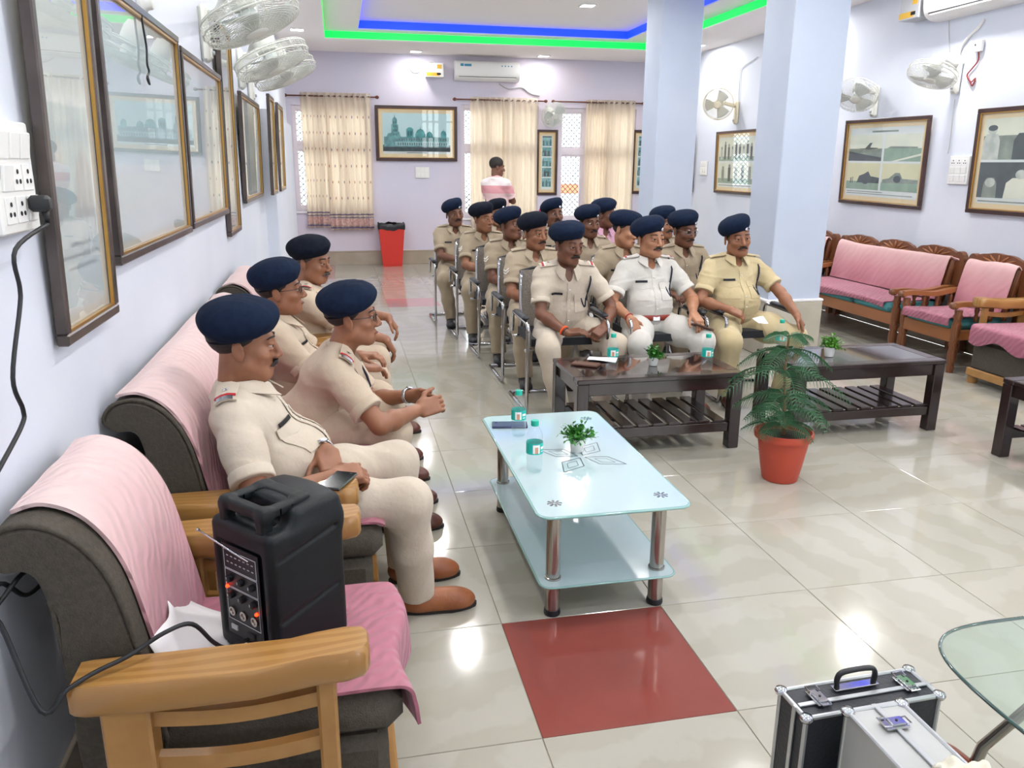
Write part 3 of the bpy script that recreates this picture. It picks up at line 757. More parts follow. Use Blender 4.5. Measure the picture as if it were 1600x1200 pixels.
for k in range(4):
    a = R(45+90*k+8); dr = np.array([math.cos(a), math.sin(a)]); pe = np.array([-dr[1], dr[0]]); c0 = np.array([.03, -.03])
    L_, W_ = (.19, .047)
    di = [c0+dr*.015, c0+dr*L_*.5+pe*W_, c0+dr*L_, c0+dr*L_*.5-pe*W_]
    outline(di, .0022, GZ+.0006).build('printed_diamond', 'print_grey', GT)
    cc = sum(di)/4
    outline([cc+(p-cc)*.5 for p in di], .0014, GZ+.0006).build('printed_diamond', 'print_grey', GT)
# --- clear glass table at the right edge
OT = thing('glass_side_table', 'clear glass table with bent steel legs beside the two metal cases', 'table', (1.24, -.80, 0)); OZ = .45
def bulge(n=64):
    o = []
    for i in range(n):
        a = 2*math.pi*i/n; c, s_ = math.cos(a), math.sin(a); e = .42
        o.append((.40*math.copysign(abs(c)**e, c), .46*math.copysign(abs(s_)**e, s_)))
    return o
MB().prism(bulge(), .008, (0, 0, OZ-.008)).build('table_top', 'table_clear', OT)
MB().tube([(x*1.004, y*1.004, OZ-.004) for x, y in bulge()], .0045, 6, closed=True).build('glass_edge', 'table_edge_dark', OT, True)
for sx, sy in ((-1, 1), (1, 1), (1, -1), (-1, -1)):
    MB().tube([(sx*.18, sy*.2, OZ-.012), (sx*.21, sy*.23, .40), (sx*.27, sy*.3, .22), (sx*.29, sy*.32, .06), (sx*.32, sy*.35, .012)], [.012, .013, .014, .014, .014], 8).build('leg', 'steel', OT, True)
    MB().lathe([(.035, 0), (.038, .003), (.034, .006)], (sx*.18, sy*.2, OZ-.0145), 18).build('leg_disc', 'steel', OT, True)
    st = MB()
    for k in range(8):
        a = k*math.pi/4; st.prism([(.006*math.cos(a-.4), .006*math.sin(a-.4)), (.034*math.cos(a-.12), .034*math.sin(a-.12)), (.034*math.cos(a+.12), .034*math.sin(a+.12)), (.006*math.cos(a+.4), .006*math.sin(a+.4))], .001, (sx*.18, sy*.2, OZ+.0003))
    st.build('leg_cap', 'chrome', OT)
    MB().tube(smooth_poly([(sx*.285, sy*.315, .16), (sx*.33, sy*.36, .18), (sx*.355, sy*.385, .1), (sx*.36, sy*.39, .012)], 5), [.016]*16, 8, flat=.6).build('wood_foot', 'wood_red', OT, True)
MB().tube([(.27*math.cos(t), .30*math.sin(t), .10) for t in np.linspace(0, 2*math.pi, 33)[:-1]], .005, 6, closed=True).build('ring_brace', 'wood_red', OT, True)
CH = [('A', .90, 3.21, 'under the man with an orange wrist thread'), ('B', 1.585, 3.21, 'under the man in the palest shirt'), ('C', 2.25, 3.21, 'under the man in sand uniform'),
      ('L4', .90, 4.0, 'at the aisle in the second row'), ('P980', 1.67, 4.02, 'behind the man in the palest shirt'), ('P1065', 2.26, 4.0, 'behind the man in sand uniform'),
      ('L3', .86, 4.81, 'under the man touching his chin'), ('P922', 1.55, 4.8, 'in the middle of the third row'), ('P1047', 2.3, 4.8, 'in the third row by the pillars'),
      ('L2', .79, 5.6, 'at the aisle in the fourth row'), ('P872', 1.45, 5.6, 'in the middle of the fourth row'), ('P937', 2.05, 5.62, 'under the man in a rose shirt'),
      ('L1', .68, 6.36, 'at the aisle in the last row'), ('P780', 1.27, 6.36, 'second from the aisle in the last row')]
CHP = {}
for k, x, y, lab in CH:
    visitor_chair('chrome visitor chair with black seat '+lab, (x, y), R(180)); CHP[k] = (x, y)
# ------------------------------------------------------------------ people
mat('skin_brown', '#98674b', .48, col2='#8a5a40', nscale=14, bump=.05, bscale=300)
mat('skin_dark', '#7a4f3a', .48, col2='#6c4431', nscale=14, bump=.05, bscale=300)
mat('skin_light', '#b07d5e', .48, col2='#a06e50', nscale=14, bump=.05, bscale=300)
mat('hair_black', '#17120f', .6, col2='#2a221e', nscale=60, stretch=(1, 1, 8), bump=.3, bscale=200)
mat('hair_grey', '#3a322d', .6, col2='#5f564f', nscale=70, bump=.3, bscale=200)
mat('beret_wool', '#111c31', .9, col2='#152239', nscale=40, bump=.25, bscale=500, spec=.15)
mat('beret_black', '#0f141f', .9, col2='#141a28', nscale=40, bump=.25, bscale=500, spec=.15)
mat('lip', '#7a4842', .45)
mat('eye_white', '#b3a69b', .3)
mat('eye_iris', '#1a0f0a', .15)
mat('lens', '#2b2b33', .2)
glassy('lens_clear', '#e9eef0', 1.5)
for _n, _a, _b in (('cream', '#c6b59f', '#bda993'), ('khaki', '#a89881', '#9d8d75'), ('pale', '#d0cdc6', '#c6c2ba'), ('sand', '#c5b58e', '#bba981'), ('taupe', '#b3a38c', '#a89780'), ('ivory', '#cbbfae', '#c2b4a1')):
    mat('cloth_'+_n, _a, .85, col2=_b, nscale=5, detail=4, bump=.22, bscale=45, sheen=.15)
mat('shirt_pink', '#e3a7b4', .85, col2='#dd9caa', nscale=6, bump=.2, bscale=40)
mat('shirt_rose', '#e2b3c8', .85, col2='#d7a5bd', nscale=6, bump=.2, bscale=40)
mat('shirt_stripe', '#f0e4e2', .85, bump=.2, bscale=40)
mat('jeans', '#3b4254', .85, bump=.2, bscale=60)
mat('leather_tan', '#9c5d35', .45, col2='#86492a', nscale=12, bump=.12, bscale=120)
mat('leather_brown', '#5e2f22', .35, col2='#4c241a', nscale=12, bump=.1, bscale=120)
mat('leather_black', '#1a1b1f', .35, bump=.1, bscale=120)
mat('sole', '#26211e', .7)
mat('name_black', '#15161a', .3)
mat('cord_navy', '#161c30', .7, bump=.4, bscale=300)
mat('red_ribbon', '#b3202c', .6)
mat('white_ribbon', '#efeae2', .6)
mat('silver', '#c9cbd0', .25, 1.0)
mat('belt_red', '#8c2f22', .45)
mat('orange_thread', '#ff5a1e', .7)
mat('red_thread', '#a32a28', .7)
mat('dark_thread', '#33302e', .7)
SKINS = {'brown': 'skin_brown', 'dark': 'skin_dark', 'light': 'skin_light'}

def unit(v): v = np.array(v, float); return v/(np.linalg.norm(v)+1e-12)
def ik(S, W, l1, l2, pole):
    S, W = np.array(S, float), np.array(W, float); d = W-S; L = np.linalg.norm(d); mx = (l1+l2)*.995
    if L > mx: W = S+d/L*mx; d = W-S; L = mx
    u = d/L; a = (l1*l1-l2*l2+L*L)/(2*L); hgt = math.sqrt(max(l1*l1-a*a, 0))
    p = np.array(pole, float); p = p-u*(p@u); p = unit(p)
    return S+u*a+p*hgt, W
def trace_many(prims, O, dr, tmax=.6):
    O = np.array(O, np.float32); dr = unit(dr).astype(np.float32); t = np.zeros(len(O), np.float32)
    for _ in range(26):
        d = sdf(prims, O+t[:, None]*dr); t += d*.85
    return O+np.minimum(t, tmax)[:, None]*dr
def patch(name, prims, fn, dr, nu, nv, off, thick, m, parent):
    """small cloth or metal plate laid on a traced surface"""
    O = np.array([fn(i/nu, j/nv) for i in range(nu+1) for j in range(nv+1)])
    P = trace_many(prims, O, dr)-unit(dr)*off
    P = P.reshape(nu+1, nv+1, 3)
    mb = MB(); mb.grid(lambda u, v: P[int(round(u*nu)), int(round(v*nv))], nu, nv, thick)
    return mb.build(name, m, parent, True, 40)
def hand_prims(W, f, n, side, curl, s, spread=1.0, thumb=0.0):
    f = unit(f); n = np.array(n, float); n = unit(n-f*(n@f)); t = np.cross(f, n)*side
    A = np.stack([f, t, n], 1); pr = []
    pr.append(rbox(W+f*.048*s, (.036*s, .030*s, .007*s), A, .009*s, .02))
    pr.append(elli(W+(f*.03+t*.022+n*.008)*s, (.03*s, .018*s, .016*s), A, .015))
    if not hasattr(curl, '__len__'): curl = [curl]*4
    for i, (off, L, r) in enumerate(((.030, .074, .0088), (.0105, .082, .009), (-.0095, .076, .0087), (-.028, .06, .0078))):
        b = W+(f*.086+t*off*1.02)*s; ang = 0; p = b; c = curl[i]; sp = off*spread*.8
        for j, (q, da) in enumerate(((.44, 62), (.31, 78), (.25, 50))):
            ang += R(da)*c
            dr = unit(f*math.cos(ang)+n*math.sin(ang)+t*sp*(1-c)*3)
            p2 = p+dr*L*q*s; pr.append(cone(p, p2, (r-.0004*j)*s, (r-.0004*(j+1)-.0003)*s, .006)); p = p2
    p = W+(f*.022+t*.028)*s; d1 = unit(f*.62+t*.75*(1-thumb)+n*(.3+.5*thumb)); p2 = p+d1*.045*s
    d2 = unit(f*.9+t*.3*(1-thumb)+n*(.3+.3*thumb)); p3 = p2+d2*.032*s; p4 = p3+unit(d2+f*.2)*.024*s
    pr += [cone(p, p2, .0125*s, .0105*s, .012), cone(p2, p3, .0102*s, .009*s, .006), cone(p3, p4, .009*s, .0078*s, .006)]
    return pr
def folds(amp, sc, seed, bias=(1, 1, 1)):
    r = np.random.RandomState(seed); K = r.randn(4, 3)*np.array(bias); K = (K/np.linalg.norm(K, axis=1, keepdims=True)*sc*r.uniform(.6, 1.5, (4, 1))).astype(np.float32)
    ph = r.uniform(0, 6, 4).astype(np.float32)
    def f(X):
        w1 = np.sin(X@K[0]+ph[0]); w2 = np.sin(X@K[1]+ph[1]+1.3*w1); w3 = np.sin(X@K[2]*1.7+ph[2]+1.1*w2)
        return (amp*(w2*.5+(np.abs(w3)-.5)*.9+w1*w3*.4)).astype(np.float32)
    return f

def person(label, group, loc, rz, hz=.5, s=.94, ts=1.0, lean=0, side=0, twist=0, head=(0, 0, 0), hoff=(0, 0, 0), belly=.0, wide=1.0, arms=None, legs=None,
           skin='brown', cloth='cream', pants=None, shoe='leather_black', beret='beret_wool', badge=True, mous=True, hair='hair_black', glasses=False,
           eps='stripe', tagp=True, cord=True, belt=None, rings=(), watch=None, chevron=False, h=.007, det=2, seed=1, stand=False, sleeve=.74, beret_tilt=(19, -7), hs=1.07, socks=None, tilak=False, civil=False, bindi=None, thigh=1.0):
    rng = random.Random(seed)
    T = thing('person', label, 'person', (loc[0], loc[1], 0), rz, group)
    cz, sz = math.cos(-rz), math.sin(-rz)
    def L(p):  # world -> local
        x, y = p[0]-loc[0], p[1]-loc[1]; return np.array([cz*x-sz*y, sz*x+cz*y, p[2]])
    def Ld(d): return np.array([cz*d[0]-sz*d[1], sz*d[0]+cz*d[1], d[2]])
    sk = SKINS[skin]; cm = 'cloth_'+cloth if 'cloth_'+cloth in M else cloth; pm = cm if pants is None else ('cloth_'+pants if 'cloth_'+pants in M else pants)
    la, sd, tw = R(lean), R(side), R(twist)
    U = unit((math.sin(sd), math.sin(la), math.cos(la))); X = unit((math.cos(tw), math.sin(tw), -math.sin(sd)*math.cos(tw))); X = unit(X-U*(X@U)); Fd = np.cross(U, X)
    A3 = np.stack([X, Fd, U], 1); pel = _v(0, 0, hz)
    def pt(u, f=0, x=0): return pel+U*u*s*ts+Fd*f*s+X*x*s
    nb = pt(.505, -.01)
    H = rotm(R(head[1]), R(head[2]), R(head[0]))
    hc = nb+(_v(0, .045, .145)+np.array(hoff))*s+U*0
    S0 = s; s_h = s*hs
    def hp(x, y, z): return hc+H@(np.array([x, y, z])*s_h)
    He = lambda c, r, rot=None, k=.02, op='u': elli(hp(*c), np.array(r)*s_h, H if rot is None else H@rot, k*s_h, op)
    Hc = lambda a, b, ra, rb=None, k=.02, op='u': cone(hp(*a), hp(*b), ra*s_h, (ra if rb is None else rb)*s_h, k*s_h, op)
    # --- limbs
    J = {}
    for sg, nm in ((1, 'R'), (-1, 'L')):
        S = pt(.428, -.005, .17*sg*wide); a = (arms or {}).get(nm, {})
        Wt = L(a['W']) if 'W' in a else np.array(a.get('w', (.2*sg, .3, hz+.12)), float)
        pole = Ld(a['P']) if 'P' in a else np.array(a.get('p', (.6*sg, -.5, -.6)), float)
        E_, Wt = ik(S, Wt, .285*s, .25*s, pole)
        fd = Ld(a['F']) if 'F' in a else (np.array(a['f'], float) if 'f' in a else unit(Wt-E_))
        pn = Ld(a['N']) if 'N' in a else np.array(a.get('n', (0, 0, -1)), float)
        l = (legs or {}).get(nm, {})
        Hp = pel+_v(.088*sg*s, 0, 0)
        An = L(l['A']) if 'A' in l else np.array(l.get('a', (.12*sg, .42, .085)), float)
        Kn, An = ik(Hp, An, .43*s, .405*s, np.array(l.get('p', (.25*sg, .7, .6)), float))
        fdir = unit(Ld(l['T'])) if 'T' in l else unit(np.array(l.get('t', (.15*sg, 1, 0)), float))
        J[nm] = dict(S=S, E=E_, W=Wt, f=fd, n=pn, curl=a.get('curl', .35), th=a.get('thumb', 0.), H=Hp, K=Kn, A=An, T=fdir, sg=sg)
    # --- skin: one continuous body
    B = [cone(pt(.03), pt(.36), .08*s, .1*s, .05), elli(pt(.385, .004), (.125*s, .098*s, .09*s), A3, .04), cone(pt(.42, 0, -.13*wide), pt(.42, 0, .13*wide), .045*s, .045*s, .05)]
    for q in J.values():
        m1 = q['S']+(q['E']-q['S'])*.45; m2 = q['E']+(q['W']-q['E'])*.3
        B += [cone(q['S'], m1, .046*s, .047*s, .03), cone(m1, q['E'], .047*s, .038*s, .02), cone(q['E'], m2, .038*s, .041*s, .02), cone(m2, q['W'], .041*s, .026*s, .02)]
        B += hand_prims(q['W'], q['f'], q['n'], q['sg'], q['curl'], s, thumb=q['th'])
        B += [cone(q['H'], q['K'], .065*s, .05*s, .04), cone(q['K'], q['A'], .05*s, .036*s, .02), cone(q['A'], q['A']+q['T']*.1*s+_v(0, 0, -.055)*s, .034*s, .016*s, .02)]
    B += [cone(nb+U*-.03*s, hp(0, -.022, -.055), .062*s, .056*s, .03)]
    B += [He((0, -.015, .042), (.076, .098, .086)), He((0, .02, -.036), (.066, .071, .083), k=.03), He((0, .069, -.1), (.026, .02, .019), k=.03),
          Hc((-.05, .0, -.066), (-.022, .056, -.1), .022, .019, .03), Hc((.05, .0, -.066), (.022, .056, -.1), .022, .019, .03),
          Hc((-.036, .079, .02), (.036, .079, .02), .012, .012, .02), He((-.042, .056, -.03), (.025, .024, .02), k=.02), He((.042, .056, -.03), (.025, .024, .02), k=.02),
          He((-.032, .101, -.002), (.019, .014, .0125), k=.012, op='s'), He((.032, .101, -.002), (.019, .014, .0125), k=.012, op='s'),
          Hc((0, .086, .012), (0, .111, -.036), .0085, .0125, .012), He((-.0125, .1, -.042), (.0095, .011, .0085), k=.008), He((.0125, .1, -.042), (.0095, .011, .0085), k=.008),
          He((0, .085, -.068), (.026, .013, .0075), k=.008), He((0, .082, -.081), (.022, .013, .008), k=.008), He((0, .1, -.0745), (.025, .012, .0018), k=.004, op='s')]
    for e in (-1, 1):
        B += [He((e*.082, -.016, -.012), (.0085, .021, .034), rotm(R(12), 0, R(-e*25)), .008), He((e*.0935, -.013, -.006), (.0065, .0115, .019), rotm(R(12), 0, R(-e*25)), .005, 's')]
        if det > 1: B += [He((e*.032, .0815, .0058), (.019, .0138, .0064), k=.003), He((e*.032, .0798, -.0108), (.018, .0130, .0060), k=.004)]
    soft('body', B, h, sk, T)
    # --- shirt
    S_ = []
    for q in J.values():
        e = q['S']+(q['E']-q['S'])*sleeve; dr = unit(q['E']-q['S']); q['cuff'] = e
        S_ += [cone(q['S'], q['S']+(e-q['S'])*.5, .061*s, .064*s, .05), cone(q['S']+(e-q['S'])*.5, e+dr*.03, .064*s, .064*s, .03)]
        S_ += [cyl(e, dr, .2, .088*s, .003)]
    S_ += [elli(pt(.33, .005), (.168*s*wide, .12*s, .165*s*ts), A3, .05), elli(pt(.15, .035+belly*.5), (.168*s*wide, (.128+belly*.6)*s, .155*s*ts), A3, .05), elli(pt(.03, .01+belly*.2), (.165*s*wide, (.125+belly*.3)*s, .1*s), A3, .05),
           cone(pt(.41, -.005, -.13*wide), pt(.41, -.005, .13*wide), .07*s, .07*s, .05), cone(pt(.485, -.022, -.03), pt(.437, -.012, -.155*wide), .056*s, .047*s, .04), cone(pt(.485, -.022, .03), pt(.437, -.012, .155*wide), .056*s, .047*s, .04)]
    S_ += [cone(nb+U*.06*s+Fd*.03*s, pt(.50, .02), .058*s, .06*s, .012, 's')]
    if det > 0: S_ += [cone(pt(.505, .085), pt(.405, .15), .052*s, .016, .006, 's')]
    S_ += [cut(-U, pt(-.005))]
    # shoulders stay whole where a sleeve cut comes near the trunk
    shirt = soft('shirt', S_, h, cm, T, folds(.0028, 26, seed, (.6, .6, 1.4)))
    # rolled cuffs
    if det > 0:
        for q in J.values():
            dr = unit(q['E']-q['S']); a = unit(np.cross(dr, (.3, .2, 1))); b = np.cross(dr, a); mb = MB(); n = 20; V = []
            prof = ((.058, -.036), (.067, -.035), (.069, -.004), (.067, .002), (.058, .001), (.045, -.012))
            for r_, z_ in prof:
                for k in range(n):
                    th = 2*math.pi*k/n; V.append(q['cuff']+dr*z_*s+(a*math.cos(th)+b*math.sin(th))*r_*s*(1+.02*math.sin(3*th+seed)))
            Fq = [(i*n+k, i*n+(k+1) % n, (i+1)*n+(k+1) % n, (i+1)*n+k) for i in range(len(prof)-1) for k in range(n)]
            mb.add(V, Fq); mb.build('sleeve_cuff', cm, T, True)
    # --- trousers
    P_ = [elli(pel+_v(0, -.01, .02)*s, (.168*s*wide, .135*s, .115*s), I3, .05)]
    for q in J.values():
        hem = q['A']-unit(q['K']-q['A'])*.012
        mid = q['H']+(q['K']-q['H'])*.5
        P_ += [cone(q['H']+_v(0, 0, -.003), mid, .106*s*thigh, .1*s*thigh, .06), cone(mid, q['K']+_v(0, 0, -.006), .1*s*thigh, .077*s*(thigh+1)/2, .06), cone(q['K']+_v(0, 0, -.006), q['K']+(hem-q['K'])*.5, .073*s, .068*s, .05), cone(q['K']+(hem-q['K'])*.5, hem+unit(hem-q['K'])*.06, .068*s, .062*s, .03)]
        q['hem'] = hem
    for q in J.values():
        d2 = unit(q['A']-q['K']); P_ += [cyl(q['hem'], d2, .14, .1*s, .003)]
    soft('trousers', P_, h*1.1, pm, T, folds(.0032, 20, seed+9, (1.4, .5, .5)))
    # --- shoes
    for q in J.values():
        f = q['T']; g = np.cross(f, (0, 0, 1.)); g = unit(g); Az = np.stack([g, f, _v(0, 0, 1)], 1)
        base = np.array([q['A'][0], q['A'][1], 0])+_v(0, 0, max(q['A'][2]-.09*s, 0))
        sh = [elli(base-f*.005*s+_v(0, 0, .05*s), np.array((.041, .062, .052))*s, Az, .02), elli(base+f*.09*s+_v(0, 0, .036*s), np.array((.047, .1, .046))*s, Az, .04), elli(base+f*.155*s+_v(0, 0, .03*s), np.array((.047, .06, .033))*s, Az, .03), cone(base+f*.005+_v(0, 0, .05*s), base+_v(0, 0, .09*s), .046*s, .046*s, .02), cut((0, 0, -1), base+_v(0, 0, .012*s))]
        so = soft('shoe', sh, max(h, .006), shoe, T)
        sl = MB(); sl.prism([tuple((g*x+f*y)[:2]*s) for x, y in [(.044*math.cos(t)*(1 if math.sin(t) > 0 else .85), .078+.142*math.sin(t)) for t in np.linspace(0, 2*math.pi, 21)[:-1]]], .016*s, base); sl.build('sole', 'sole', so)
        if socks: MB().tube([q['A']+_v(0, 0, .0), q['A']+_v(0, 0, .06)], .048*s, 12).build('sock', socks, T, True)
    # --- head things
    if beret:
        bt = rotm(R(-beret_tilt[1]*.7), R(beret_tilt[0]), 0)
        Bt = [He((.0, -.014, .062), (.0855, .1075, .045), bt, .02), He((.016, -.014, .092), (.106, .128, .056), bt, .03), He((.058, -.022, .078), (.062, .098, .05), bt@rotm(0, R(20), 0), .04),
              cut(-(H@rotm(R(13), R(beret_tilt[0]*.4), 0)@_v(0, 0, 1)), hp(0, 0, .035), .006)]
        bo = soft('beret', Bt, max(h*.85, .005), beret, T, folds(.0015, 40, seed+3))
        hb = rotm(R(13), R(beret_tilt[0]*.4), 0)
        if det > 0:
            nB = 28; band = MB(); band.tube([hp(*(np.array([0, -.0125, .034])+hb@np.array([.0795*math.cos(t), .1*math.sin(t), 0]))) for t in np.linspace(0, 2*math.pi, nB+1)[:-1]], .006*s, 6, closed=True); band.build('headband', 'beret_black', bo, True)
        if badge:
            c0 = hp(-.034, .104, .07); nrm = H@unit((-.35, 1, .25)); a = unit(np.cross((0, 0, 1), nrm)); b = np.cross(nrm, a); c0 = trace(Bt, c0+nrm*.08, -nrm)
            mb = MB(); mb.lathe([(.0165*s, -.003), (.0165*s, .003), (.012*s, .005), (.009*s, .005), (.007*s, .007)], c0, 14, np.stack([a, b, nrm], 1), .85, 1.15); mb.build('cap_badge', 'silver', bo, True)
    hr = [He((0, -.02, .04), (.0805, .1, .088)), cut(H@_v(0, .72, -.30), hp(0, .024 if beret else .05, .0), .006), cut(H@_v(0, .1, -1), hp(0, -.05, -.055), .01)]
    if beret: hr += [cut(H@_v(0, .0, 1), hp(0, 0, .075), .004)]
    hr += [Hc((e*.08, -.012, -.02), (e*.095, -.01, -.02), .024, .024, .006, 's') for e in (-1, 1)]
    if not beret: hr = [He((0, -.018, .05), (.084, .104, .09)), cut(H@_v(0, .85, -.5), hp(0, .055, .035), .01), cut(H@_v(0, .1, -1), hp(0, -.05, -.05), .01)]+[Hc((e*.08, -.012, -.02), (e*.095, -.01, -.02), .026, .026, .006, 's') for e in (-1, 1)]
    soft('hair', hr, max(h*.8, .0045), hair, T, folds(.001, 90, seed+5))
    if det > 0:
        for e in (-1, 1):
            mb = MB(); c0 = hp(e*.032, .0785, -.002); mb.lathe([(.0122*s_h*math.sin(t), -.0122*s_h*math.cos(t)) for t in np.linspace(.05, 3.09, 9)], c0, 12); eb = mb.build('eyeball', 'eye_white', T, True)
            ic = hp(e*.032, .0875, -.002); ny = H@_v(0, 1, 0); ax = H@_v(1, 0, 0); MB().lathe([(.0072*s_h, 0), (.0066*s_h, .0024*s_h), (.003*s_h, .0036*s_h)], ic, 12, np.stack([ax, np.cross(ny, ax), ny], 1)).build('iris', 'eye_iris', eb, True)
            eb_ = MB().tube([hp(e*.014, .0935, .0255), hp(e*.03, .094, .0285), hp(e*.046, .084, .0272), hp(e*.057, .072, .0215)], [.0035*s, .0045*s, .004*s, .002*s], 6, flat=.8); eb_.build('eyebrow', hair if hair != 'hair_grey' else 'hair_black', T, True)
        MB().tube([hp(-.024, .0915, -.0745), hp(-.01, .0985, -.0735), hp(0, .099, -.0745), hp(.01, .0985, -.0735), hp(.024, .0915, -.0745)], [.002*s, .0042*s, .004*s, .0042*s, .002*s], 6).build('mouth', 'lip', T, True)
    if mous:
        ms = [Hc((e*.002, .101, -.0565), (e*.018, .0985, -.0605), .0066, .0066, .006) for e in (-1, 1)]+[Hc((e*.018, .0985, -.0605), (e*.034, .084, -.0705), .0064, .0036, .006) for e in (-1, 1)]
        soft('moustache', ms, max(.0032, h*.5), 'hair_black' if hair != 'hair_grey' else hair, T)
    if glasses:
        mb = MB(); gl = MB()
        for e in (-1, 1):
            ring = [(e*.033+.0235*math.cos(t), .1005-.012*(math.cos(t)*e > 0)*abs(math.cos(t)), -.003+.016*math.sin(t)) for t in np.linspace(0, 2*math.pi, 19)[:-1]]
            mb.tube([hp(*p) for p in ring], .0016*s, 5, closed=True)
            gl.add([hp(*p) for p in ring], [tuple(range(18))])
            mb.tube([hp(e*.055, .09, .002), hp(e*.078, .06, .004), hp(e*.084, -.005, .003), hp(e*.082, -.03, -.008)], .0016*s, 5)
        mb.tube([hp(-.0105, .1015, .0), hp(0, .106, .003), hp(.0105, .1015, .0)], .0016*s, 5)
        go = mb.build('spectacles', glasses if isinstance(glasses, str) else 'lens', T, True); gl.build('spectacle_lens', 'lens_clear', go)
    if bindi: MB().lathe([(.004*s, 0), (.003*s, .002*s)], hp(0, .0945, .03), 8, np.stack([H@_v(1, 0, 0), H@_v(0, 0, -1), H@_v(0, 1, 0)], 1)).build('forehead_mark', 'red_ribbon', T)
    # --- uniform details
    if det > 0:
        n = 22; mb = MB()
        def collar(u, v):
            th = R(24)+(2*math.pi-R(48))*u; fr = max(0, (math.cos(th)-.2)/.8)
            x, y = math.sin(th), math.cos(th); rin, rout = .064, .092+.022*fr
            if v < .5:
                k = v/.5; r = rin-.002+k*.004; z = -.02+k*(.052-.022*fr)
            else:
                k = (v-.5)/.5; r = rin+.004+(rout-rin)*k; z = .032-.022*fr-k*(.034+.045*fr**2)
            return pt(.497, .008, 0)+X*x*r*s+Fd*(y*r*1.06+.016*fr*v)*s+U*z*s
        mb.grid(collar, n, 4, .004*s); mb.build('collar', cm, T, True, 50)
    if not civil and det > 0:
        top = lambda u, v, sg: pt(.62, -.036+.064*v, sg*(.072+.115*u)*wide)
        for sg in (-1, 1):
            ep = patch('epaulette', S_, lambda u, v, sg=sg: top(u, v, sg), -U, 6, 3, .009*s, .006*s*(-sg), cm, T)
            if eps:
                st = patch('rank_stripe', S_, lambda u, v, sg=sg: top(.80+u*.10, v, sg), -U, 1, 3, .017*s, .002*s*(-sg), 'red_ribbon', ep)
                if eps == 'stripe':
                    patch('rank_stripe', S_, lambda u, v, sg=sg: top(.70+u*.06, v, sg), -U, 1, 3, .017*s, .002*s*(-sg), 'white_ribbon', ep)
                else:
                    patch('shoulder_title', S_, lambda u, v, sg=sg: top(.92+u*.12, .12+v*.76, sg), -U, 1, 3, .018*s, .002*s*(-sg), 'silver', ep)
                c0 = trace(S_, top(.5, .5, sg), -U)+U*.0165*s
                MB().prism([(.011*s*(1 if k % 2 else .45)*math.cos(k*math.pi/5), .011*s*(1 if k % 2 else .45)*math.sin(k*math.pi/5)) for k in range(10)], .003*s, c0, A3).build('star', 'silver', ep)
        for sg in (-1, 1):
            fl = patch('pocket_flap', S_, lambda u, v, sg=sg: pt(.318-.04*v-.012*(1-abs(2*u-1))*(v > .9), .35, sg*.088+(u-.5)*.105), -Fd, 6, 2, .0045*s, -.003*s, cm, T)
            patch('pocket', S_, lambda u, v, sg=sg: pt(.285-.10*v, .35, sg*.088+(u-.5)*.098), -Fd, 4, 4, .0025*s, -.002*s, cm, T)
        if tagp: patch('name_plate', S_, lambda u, v: pt(.338-.017*v, .35, .088+(u-.5)*.078), -Fd, 3, 1, .007*s, -.004*s, 'name_black', T)
        if cord:
            P0 = [pt(.47, .35-.3*(i == 0), -.165+.0*i) for i in range(1)]
            ln = [trace(S_, pt(.62, -.0, -.155*wide), -U)+U*.006]+[trace(S_, pt(u, .4, -.155*wide+.03*(.44-u)/.2), -Fd)+Fd*.006 for u in (.42, .38, .34, .30, .25, .21)]
            MB().tube(ln, .0062*s, 6).build('lanyard', 'cord_navy', T, True)
            l2 = [trace(S_, pt(u, .4, x), -Fd)+Fd*.006 for u, x in ((.21, -.12), (.235, -.107), (.27, -.095), (.285, -.088))]
            MB().tube(l2, .0052*s, 6).build('lanyard', 'cord_navy', T, True)
    if det > 1:
        pk = patch('placket', S_, lambda u, v: pt(.415-.36*u, .4, (v-.5)*.028), -Fd, 14, 1, .003*s, .002*s, cm, T)
        for u in (.36, .28, .2, .12): MB().lathe([(.0055*s, -.001), (.0055*s, .002), (.003*s, .003)], trace(S_, pt(u, .4, 0), -Fd)+Fd*.005*s, 8, np.stack([X, U, Fd], 1)).build('button', 'white_ribbon', pk, True)
    if belt:
        pts = []
        for t in np.linspace(0, 2*math.pi, 33)[:-1]:
            dv = X*math.cos(t)+Fd*math.sin(t); pts.append(pt(.052)+dv*.5)
        rows = []
        for du in (-.019, .019):
            rows.append(np.array([trace(S_, p+U*du*s, pt(.052)-p)+unit(p-pt(.052))*.004 for p in pts]))
        V = np.concatenate(rows); k = len(pts)
        F = [(i, (i+1) % k, k+(i+1) % k, k+i) for i in range(k)]
        bo = mk('belt', V, F, belt, T, True); md = bo.modifiers.new('thick', 'SOLIDIFY'); md.thickness = .006; md.offset = 1
        c0 = trace(S_, pt(.052, .5, 0), -Fd)+Fd*.009; MB().box(c0, (.052*s, .006, .042*s), A3, .002).build('buckle', 'silver', bo)
    if chevron:
        for sg in (1,):
            q = J['R']; m0 = q['S']+(q['E']-q['S'])*.33; o = _v(sg*.9, .6, .1); d = unit(q['E']-q['S']); t = unit(np.cross(d, o))
            for i in range(2):
                patch('chevron', S_, lambda u, v, i=i: m0+unit(o)*.3+d*(.022*i+.018*abs(2*u-1)*-1+.011*v)*s+t*(u-.5)*.056*s, -unit(o), 4, 1, .004*s, .002*s, 'white_ribbon', T)
